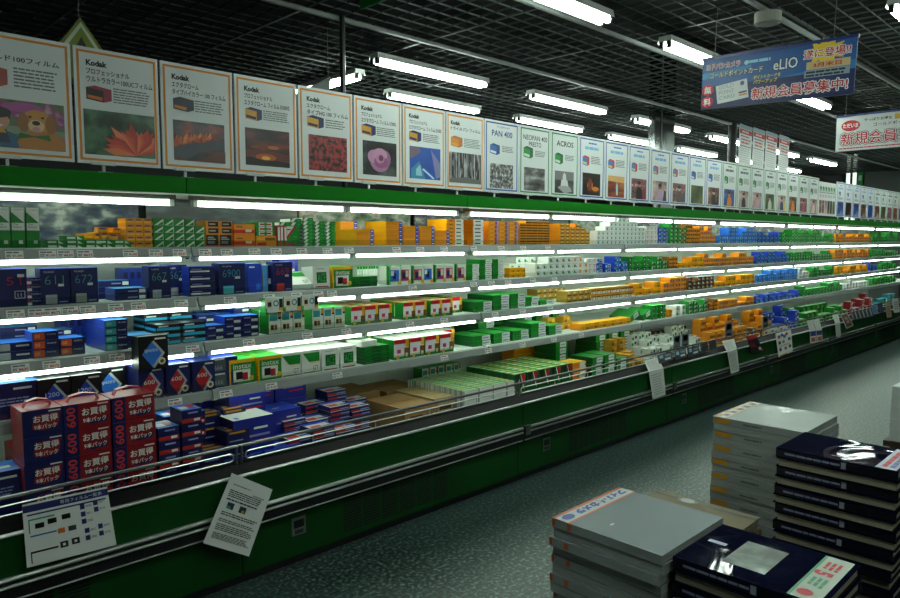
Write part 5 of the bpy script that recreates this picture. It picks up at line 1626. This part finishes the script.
# four papers hanging above the posters
for k, (pl, pr) in enumerate([(735.5, 748), (749.2, 760.7), (761.8, 773), (775.3, 785)]):
    x0, x1 = ax(pl, 3.4), ax(pr, 3.4)
    root = empty('hanging_price_sheet', (x0, 3.4, 2.33))
    root.rotation_euler = (0, .03, 0)
    tag(root, 'white price sheet with red heading hanging above the posters, ' + ['nearest the black pipe', 'second from the black pipe', 'third from the black pipe', 'beside a lit ceiling lamp'][k], 'sign', 'price sheets hanging above the posters')
    w = x1 - x0; h = .47
    mb = MB(); mb.box(0, w, 0, .003, 0, h, PAPER); mb.build('paper_sheet', root)
    mb = MB(); f = mb.on((0, 0, 0), (1, 0, 0), (0, 0, 1))
    f.rect(0, h * .9, w, h, M('8AA0A8', .5)); f.rect(w * .02, h * .78, w * .98, h * .89, M('B02028', .5))
    f.lines(w * .2, h * .80, w * .8, h * .87, 1, M('D8B0B0', .5), .7, .0012, seed=k)
    f.lines(w * .1, h * .70, w * .9, h * .75, 1, GINK, .6, seed=k + 2)
    f.lines(w * .15, h * .54, w * .9, h * .69, 2, M('C06060', .5), .6, .001, seed=k + 4)
    f.rect(w * .05, h * .49, w * .95, h * .505, INK)
    f.lines(w * .1, h * .1, w * .9, h * .46, 7, M('9AA0A0', .5), .3, seed=k + 6)
    f.lines(w * .5, h * .03, w * .9, h * .07, 1, M('B04040', .5), .7, seed=k + 9)
    mb.build('printed_face', root)
    for xx in (w * .15, w * .85):
        mb = MB(); mb.cyl((xx, .0015, h - .003), (xx, .0015, CZ - 2.33 + .01), .0018, STRING, 5); mb.build('hanging_wire', root)
# yellow-green diamond sign and grey tilted panel behind the posters
root = empty('hanging_diamond_sign', (ax(90, 3.75), 3.75, 2.395))
tag(root, 'yellow-green diamond sign with grey edge rising behind the first posters', 'sign')
mb = MB()
o = [(0, .18), (.13, 0), (0, -.18), (-.13, 0)]
mb.poly([(x, 0, z) for x, z in o], M('6E7E14', .5)); mb.poly([(x, .05, z) for x, z in o][::-1], M('6E7E14', .5))
for i in range(4):
    a, b = o[i], o[(i + 1) % 4]
    mb.poly([(a[0], 0, a[1]), (a[0], .05, a[1]), (b[0], .05, b[1]), (b[0], 0, b[1])], M('9AA0A0', .5))
mb.build('board', root)
mb = MB(); f = mb.on((0, 0, 0), (1, 0, 0), (0, 0, 1))
f.poly([(-.03, .03), (0, .09), (.03, .03), (.0, .05)], BLACK); f.poly([(0, .16), (.11, 0), (.09, 0), (0, .135), (-.09, 0), (-.11, 0)], M('C0C8B0', .5))
mb.build('printed_face', root)
mb = MB(); mb.cyl((0, .025, .17), (0, .025, CZ - 2.395 + .01), .0022, STRING, 5); mb.build('hanging_wire', root)
root = empty('hanging_grey_panel', (ax(333, 3.9), 3.9, 2.30))
tag(root, 'grey tilted panel hanging under the slanting lamp behind the berry poster', 'panel')
mb = MB()
o = [(.0, .27), (-.26, .12), (-.26, -.0), (-.03, .0)]
mb.poly([(x, 0, z) for x, z in o], M('5A605E', .5)); mb.poly([(x, .03, z) for x, z in o][::-1], M('5A605E', .5))
for i in range(4):
    a, b = o[i], o[(i + 1) % 4]
    mb.poly([(a[0], 0, a[1]), (a[0], .03, a[1]), (b[0], .03, b[1]), (b[0], 0, b[1])], M('8A908E', .5))
mb.build('board', root)
mb = MB(); mb.cyl((-.01, .015, .26), (-.01, .015, CZ - 2.30 + .01), .0022, STRING, 5); mb.build('hanging_wire', root)
o = copy_tree(lamp0)
o.location = (3.40, 4.45, 2.82); o.rotation_euler = (0, 0, math.pi / 2)
tag(o, 'white twin-tube ceiling lamp set crosswise behind the berry poster', 'ceiling lamp', LG)

# ceiling fittings, pipes and pillars
mb = MB(); mb.cyl((0, 0, -.06), (0, 0, 0), .075, M('9A9C90', .5), 20)
dr = mb.build('ceiling_speaker_drum', None, (4.34, 1.725, 2.84)); tag(dr, 'pale round drum fixed to a ceiling rail above the blue banner', 'ceiling fitting')
mb = MB(); mb.cyl((0, 0, -.066), (0, 0, -.06), .055, M('7A7C72', .5), 16); mb.build('cover_plate', dr)
for k, (y, n) in enumerate([(1.725, 'through the round drum'), (3.62, 'above the posters'), (2.62, 'between the lamps over the aisle')]):
    mb = MB(); mb.box(XA + .2, XB - .1, y - .012, y + .012, CZ - .022, CZ - .001, M('7A807C', .45))
    tag(mb.build('ceiling_rail'), 'grey ceiling rail running along the shop ' + n, 'rail', 'ceiling rails')
mb = MB(); mb.cyl((ax(345, 3.6), 3.6, 1.786), (ax(345, 3.6), 3.6, CZ), .017, BLACK, 12); tag(mb.build('ceiling_pole'), 'thin black pole rising from the case top behind the berry poster', 'pole')
mb = MB(); mb.cyl((ax(729, 3.62), 3.62, 1.786), (ax(729, 3.62), 3.62, CZ), .05, BLACK, 12); tag(mb.build('black_pipe'), 'thick black pipe rising beside the hanging price sheets', 'pipe')
mb = MB()
SS = M('7A807E', .16, 1.0)
mb.box(1.775 * 3.84, 1.885 * 3.84, 3.84, 3.915, 0, 3.5, SS)
o = mb.build('pillar_1'); o['kind'] = 'structure'
mb = MB(); mb.box(1.79 * 3.84 + .06, 1.79 * 3.84 + .09, 3.836, 3.841, 0, 3.5, BLACK); mb.build('trim_strip', o)
mb = MB(); mb.box(16.0, 16.4, 3.62, 4.32, 0, 3.2, M('4A524E', .6)); o = mb.build('partition_1'); o['kind'] = 'structure'
mb = MB(); mb.box(16.05, 16.4, 4.75, 5.35, 0, 3.4, M('101412', .4)); o = mb.build('pillar_2'); o['kind'] = 'structure'
VT = M('D8E8DC', .5, emit=1.2, name='stripe_glow')  # bright stripes of a reflecting pillar, put in as tubes with added glow
for k, y in enumerate((4.62, 4.50)):
    mb = MB(); mb.cyl((16.0, y, 1.5), (16.0, y, 3.25), .035, VT, 8); mb.box(15.98, 16.4, y - .05, y + .05, 1.42, 1.5, BLACK); mb.box(15.98, 16.4, y - .05, y + .05, 3.25, 3.3, BLACK); mb.box(16.3, 16.6, y - .05, y + .05, 0, 3.3, BLACK)
    tag(mb.build('glowing_stripe'), 'upright glowing stripe at the far end wall, ' + ['beside the dark pillar', 'nearer the green notice'][k], 'lamp', 'upright glowing stripes at the far wall')
mb = MB(); mb.box(15.96, 15.995, 4.34, 4.44, 2.55, 2.95, M('1A8A40', .5)); mb.box(15.955, 15.96, 4.36, 4.42, 2.7, 2.8, M('A8C8B0', .5)); mb.box(15.995, 16.6, 4.37, 4.41, 2.6, 2.9, BLACK)
tag(mb.build('green_notice'), 'small green notice on the far wall beside the upright glowing stripes', 'sign')
mb = MB(); mb.box(15.9, 15.94, 3.2, 3.62, 2.2, 2.95, M('1A8A40', .5)); mb.box(15.94, 16.6, 3.4, 3.44, 2.3, 2.9, BLACK)
tag(mb.build('green_notice'), 'larger green notice at the far wall, cut by the edge of the photo', 'sign')

# ------------------------------------------------------------------ book tables and books
WOOD = MN('dark_wood', ['2A1A0E', '3C2614'], 6, .5, stretch=(1, 8, 8))


def table(name, label, x0, x1, y0, y1, z):
    root = empty(name, ((x0 + x1) / 2, (y0 + y1) / 2, 0))
    tag(root, label, 'table')
    a, b = (x1 - x0) / 2, (y1 - y0) / 2
    mb = MB(); mb.box(-a, a, -b, b, z - .03, z, WOOD); mb.build('table_top', root)
    mb = MB()
    mb.box(-a + .03, a - .03, -b + .03, -b + .05, z - .12, z - .03, WOOD); mb.box(-a + .03, a - .03, b - .05, b - .03, z - .12, z - .03, WOOD)
    mb.box(-a + .03, -a + .05, -b + .05, b - .05, z - .12, z - .03, WOOD); mb.box(a - .05, a - .03, -b + .05, b - .05, z - .12, z - .03, WOOD)
    mb.build('apron_frame', root)
    for sx in (-1, 1):
        for sy in (-1, 1):
            mb = MB(); cx, cy = sx * (a - .05), sy * (b - .05); mb.box(cx - .025, cx + .025, cy - .025, cy + .025, 0, z - .03, WOOD); mb.build('leg', root)


TZ = .45
table('book_table', 'low dark wooden table under the magazine and book stacks', 1.24, 2.47, .37, 1.0, TZ)
table('book_table', 'low dark wooden table farther off, under the white book stack', 4.16, 5.3, .25, .975, TZ)


def wrap(name, col, rough=.25, scale=9, bump=.25):
    m = bpy.data.materials.new(name)
    m.use_nodes = True
    nt = m.node_tree
    b = nt.nodes['Principled BSDF']
    b.inputs['Base Color'].default_value = lin(col)
    b.inputs['Roughness'].default_value = rough
    b.inputs['Specular IOR Level'].default_value = .2
    b.inputs['Coat Weight'].default_value = .4
    b.inputs['Coat Roughness'].default_value = .09
    t = nt.nodes.new('ShaderNodeTexNoise'); t.inputs['Scale'].default_value = scale; t.inputs['Distortion'].default_value = 1.2
    tc = nt.nodes.new('ShaderNodeTexCoord')
    bp = nt.nodes.new('ShaderNodeBump'); bp.inputs['Strength'].default_value = bump; bp.inputs['Distance'].default_value = .02
    nt.links.new(tc.outputs['Object'], t.inputs['Vector'])
    nt.links.new(t.outputs['Fac'], bp.inputs['Height'])
    nt.links.new(bp.outputs[0], b.inputs['Coat Normal'])
    return m


GREYC = wrap('shrink_wrapped_grey_cover', '6E787C', .5, 6, .12)
WHITEC = wrap('shrink_wrapped_white_cover', '929A96', .5, 6, .12)
NAVYC = wrap('glossy_navy_cover', '0A0D22', .45, 5, .17)
NAVYC.node_tree.nodes['Principled BSDF'].inputs['Coat Weight'].default_value = .30
NAVYC.node_tree.nodes['Principled BSDF'].inputs['Specular IOR Level'].default_value = .0
NAVYC.node_tree.nodes['Principled BSDF'].inputs['Coat Roughness'].default_value = .05
KRAFT = wrap('kraft_cover', '6E6448', .5, 9, .1)
PAGES = MN('page_block', ['7E7A62', '9A9680'], 60, .7, stretch=(.2, .2, 9))
PAGESW = MN('white_page_block', ['7C827E', 'A2A8A2'], 60, .7, stretch=(.2, .2, 9))
WB = M('8C9492', .4)


def book(name, w, d, t, cover, pages, spine, spine_side, deco=None, spine_deco=None, hard=True):
    """Origin at the lower corner (min X, min Y). The spine lies along -X (spine_side -1) or +X (1). Returns root object with parts."""
    c = .0025 if hard else .0008
    g = .005 if hard else .0005
    mb = MB()
    mb.box(0, w, 0, d, 0, c, cover); mb.box(0, w, 0, d, t - c, t, cover)
    if spine_side < 0:
        mb.box(0, c, 0, d, c, t - c, spine)
    else:
        mb.box(w - c, w, 0, d, c, t - c, spine)
    root = mb.build(name)
    mb = MB()
    xa, xb = (c, w - g) if spine_side < 0 else (g, w - c)
    mb.box(xa, xb, g, d - g, c, t - c, pages)
    mb.build('page_block', root)
    if deco:
        mb = MB(); deco(mb.on((0, d, t), (0, -1, 0), (1, 0, 0)), d, w); mb.build('cover_print', root)   # reads along -Y, up = +X
    if spine_deco and spine_side < 0:
        mb = MB(); spine_deco(mb.on((0, d, 0), (0, -1, 0), (0, 0, 1)), d, t); mb.build('spine_print', root)
    return root


def pile(name, cat, group, x, y, z0, z1, w, d, t, cover, pages, spine, deco, spine_deco, desc, stackname, hard=True, alt=True):
    n = int(round((z1 - z0) / (t + .0008)))
    t = (z1 - z0) / n - .0008
    protos = [None, None]
    for k in range(n):
        top = k == n - 1
        s = (k + n + 1) % 2 if alt else 0
        if top:
            o = book(name, w, d, t, cover, pages, spine, -1, deco, spine_deco, hard)
        elif protos[s] is None:
            o = protos[s] = book(name, w, d, t, cover, pages, spine, (-1, 1)[s], None, spine_deco, hard)
        else:
            o = copy_tree(protos[s])
        o.location = (x + random.uniform(-.006, .006) * (not top), y + random.uniform(-.004, .004) * (not top), z0 + k * (t + .0008))
        o.rotation_euler = (0, 0, random.uniform(-.012, .012) * (not top))
        m = n - 1 - k
        tag(o, '%s, %s of %s' % (desc, 'topmost' if m == 0 else ORD[m] + ' from the top', stackname), cat, group)


ORG, YLW = M('C05A20', .4), M('C08A18', .4)


def d_mag(f, w, h):                                  # title strip along the far edge: w runs -Y, h runs +X
    f.rect(0, 0, w * .17, h, M('A8B0B4', .35), .0006)
    f.rect(w * .0, 0, w * .03, h, ORG, .0009); f.rect(w * .155, 0, w * .175, h, ORG, .0009)
    f2 = Face(f.mb, f.p(w * .045, h * .98, 0), -f.V, f.U)
    f2.N = f.N
    f2.text('フィルムカメラ', h * .04, 0, w * .085, M('1C3A8A', .4), .0015, width=h * .72, bold=.09)
    f2.disc(h * .88, w * .045, h * .07, w * .045, M('1C3A8A', .4), .0015)
    f.rect(w * .42, h * .2, w * .44, h * .25, M('B8A8A0', .4), .001)


def d_mag2(f, w, h):
    f.rect(0, 0, w * .15, h, M('B0B4B0', .35), .0006)
    for k in range(5):
        f.rect(w * .01, h * (.04 + .2 * k), w * .07, h * (.15 + .2 * k), YLW, .0009)
        f.rect(w * .06, h * (.1 + .18 * k), w * .125, h * (.2 + .18 * k), M('4A5058', .4), .0011)
    f.rect(w * .135, 0, w * .15, h, YLW, .0009)


def s_mag(f, w, t):
    f.rect(w * .0, t * .2, w * .03, t * .9, ORG); f.rect(w * .15, t * .2, w * .19, t * .9, ORG)


def s_mag2(f, w, t):
    f.rect(w * .02, t * .2, w * .2, t * .85, YLW); f.lines(w * .35, t * .3, w * .55, t * .7, 1, GINK, .6)


def d_navy(f, w, h):
    f.rect(w * .28, h * .22, w * .58, h * .78, wrapped_pic, .0006)
    f.lines(w * .06, h * .5, w * .2, h * .6, 1, M('8A90A8', .4), .6)
    f.rect(w * .78, h * .03, w * .97, h * .97, M('9AA89A', .35), .0008)
    f.rect(w * .78, h * .03, w * .80, h * .97, M('1E7A4A', .35), .0011)
    g = Face(f.mb, f.p(w * .80, h * .93, 0), -f.V, f.U); g.N = f.N
    g.text('5', h * .3, 0, w * .12, RD, .0016, bold=.06); g.lines(h * .08, w * .02, h * .26, w * .13, 3, RD, .6, .0014); g.lines(h * .45, w * .02, h * .65, w * .13, 3, M('1E7A4A', .4), .6, .0014); g.disc(h * .78, w * .06, h * .06, w * .05, RD, .0014)


def d_navy2(f, w, h):
    f.rect(w * .82, h * .03, w * .98, h * .97, M('8A94A8', .35), .0008)
    g = Face(f.mb, f.p(w * .83, h * .93, 0), -f.V, f.U); g.N = f.N
    g.lines(h * .1, w * .02, h * .85, w * .07, 1, RD, .8, .0014); g.lines(h * .1, w * .08, h * .85, w * .13, 1, M('1C2A7A', .4), .8, .0014)
    f.lines(w * .45, h * .12, w * .6, h * .16, 1, M('5A6080', .4), .6)


def s_navy(f, w, t):
    f.lines(w * .08, t * .3, w * .55, t * .7, 1, M('7A80A0', .4), .6, ragged=0); f.rect(w * .56, t * .15, w * .60, t * .85, M('8A94A0', .4))


wrapped_pic = pic_mat('print_lake_photo', ['10181A', '2A3A30', '6A7A70', 'A8B4B0'], 9)
BLKSP = M('0A0C18', .3)
pile('magazine', 'magazine', 'shrink-wrapped grey magazines in the near stack', 1.292, .688, TZ, .85, .288, .282, .0215, GREYC, PAGESW, WB, d_mag, s_mag, 'shrink-wrapped grey magazine', 'the near magazine stack', hard=False)
pile('magazine', 'magazine', 'shrink-wrapped white magazines in the farther stack', 2.142, .70, TZ, .94, .288, .278, .0215, WHITEC, PAGESW, WB, d_mag2, s_mag2, 'shrink-wrapped white magazine with yellow title', 'the farther magazine stack', hard=False)
pile('hardcover_book', 'book', 'navy books in the lower stack', 1.322, .392, TZ, .843, .236, .288, .026, NAVYC, PAGES, BLKSP, d_navy, s_navy, 'navy hardcover book with lake photo', 'the lower navy stack')
pile('hardcover_book', 'book', 'navy books in the taller stack', 1.900, .41, TZ, .95, .215, .282, .0245, NAVYC, PAGES, BLKSP, d_navy2, s_navy, 'glossy navy hardcover book', 'the taller navy stack')


def d_kraft(f, w, h):
    f.rect(w * .0, h * .84, w, h * .90, M('1C1A16', .4), .0006)
    f.disc(w * .34, h * .87, w * .10, h * .10, M('4A4C48', .3), .0009); f.disc(w * .34, h * .87, w * .07, h * .07, M('8A8C86', .3), .0012)


pile('hardcover_book', 'book', 'kraft-covered books between the stacks', 1.600, .692, TZ, .782, .215, .285, .03, KRAFT, PAGES, KRAFT, d_kraft, None, 'kraft-covered book with black band', 'the kraft book stack')
pile('hardcover_book', 'book', 'white books on the farther table', 4.18, .66, TZ, .74, .28, .29, .058, M('A8AEAC', .4), PAGESW, M('B0B6B4', .4), None, None, 'thick white book', 'the stack on the farther table', alt=False)
mb = MB(); mb.box(0, .1, 0, .14, 0, .035, M('B83A80', .4)); mb.box(.01, .09, .01, .13, .035, .037, M('D8C0D0', .4)); tag(mb.build('magenta_box', None, (4.27, .70, .7405)), 'small magenta box on top of the white book stack', 'box')
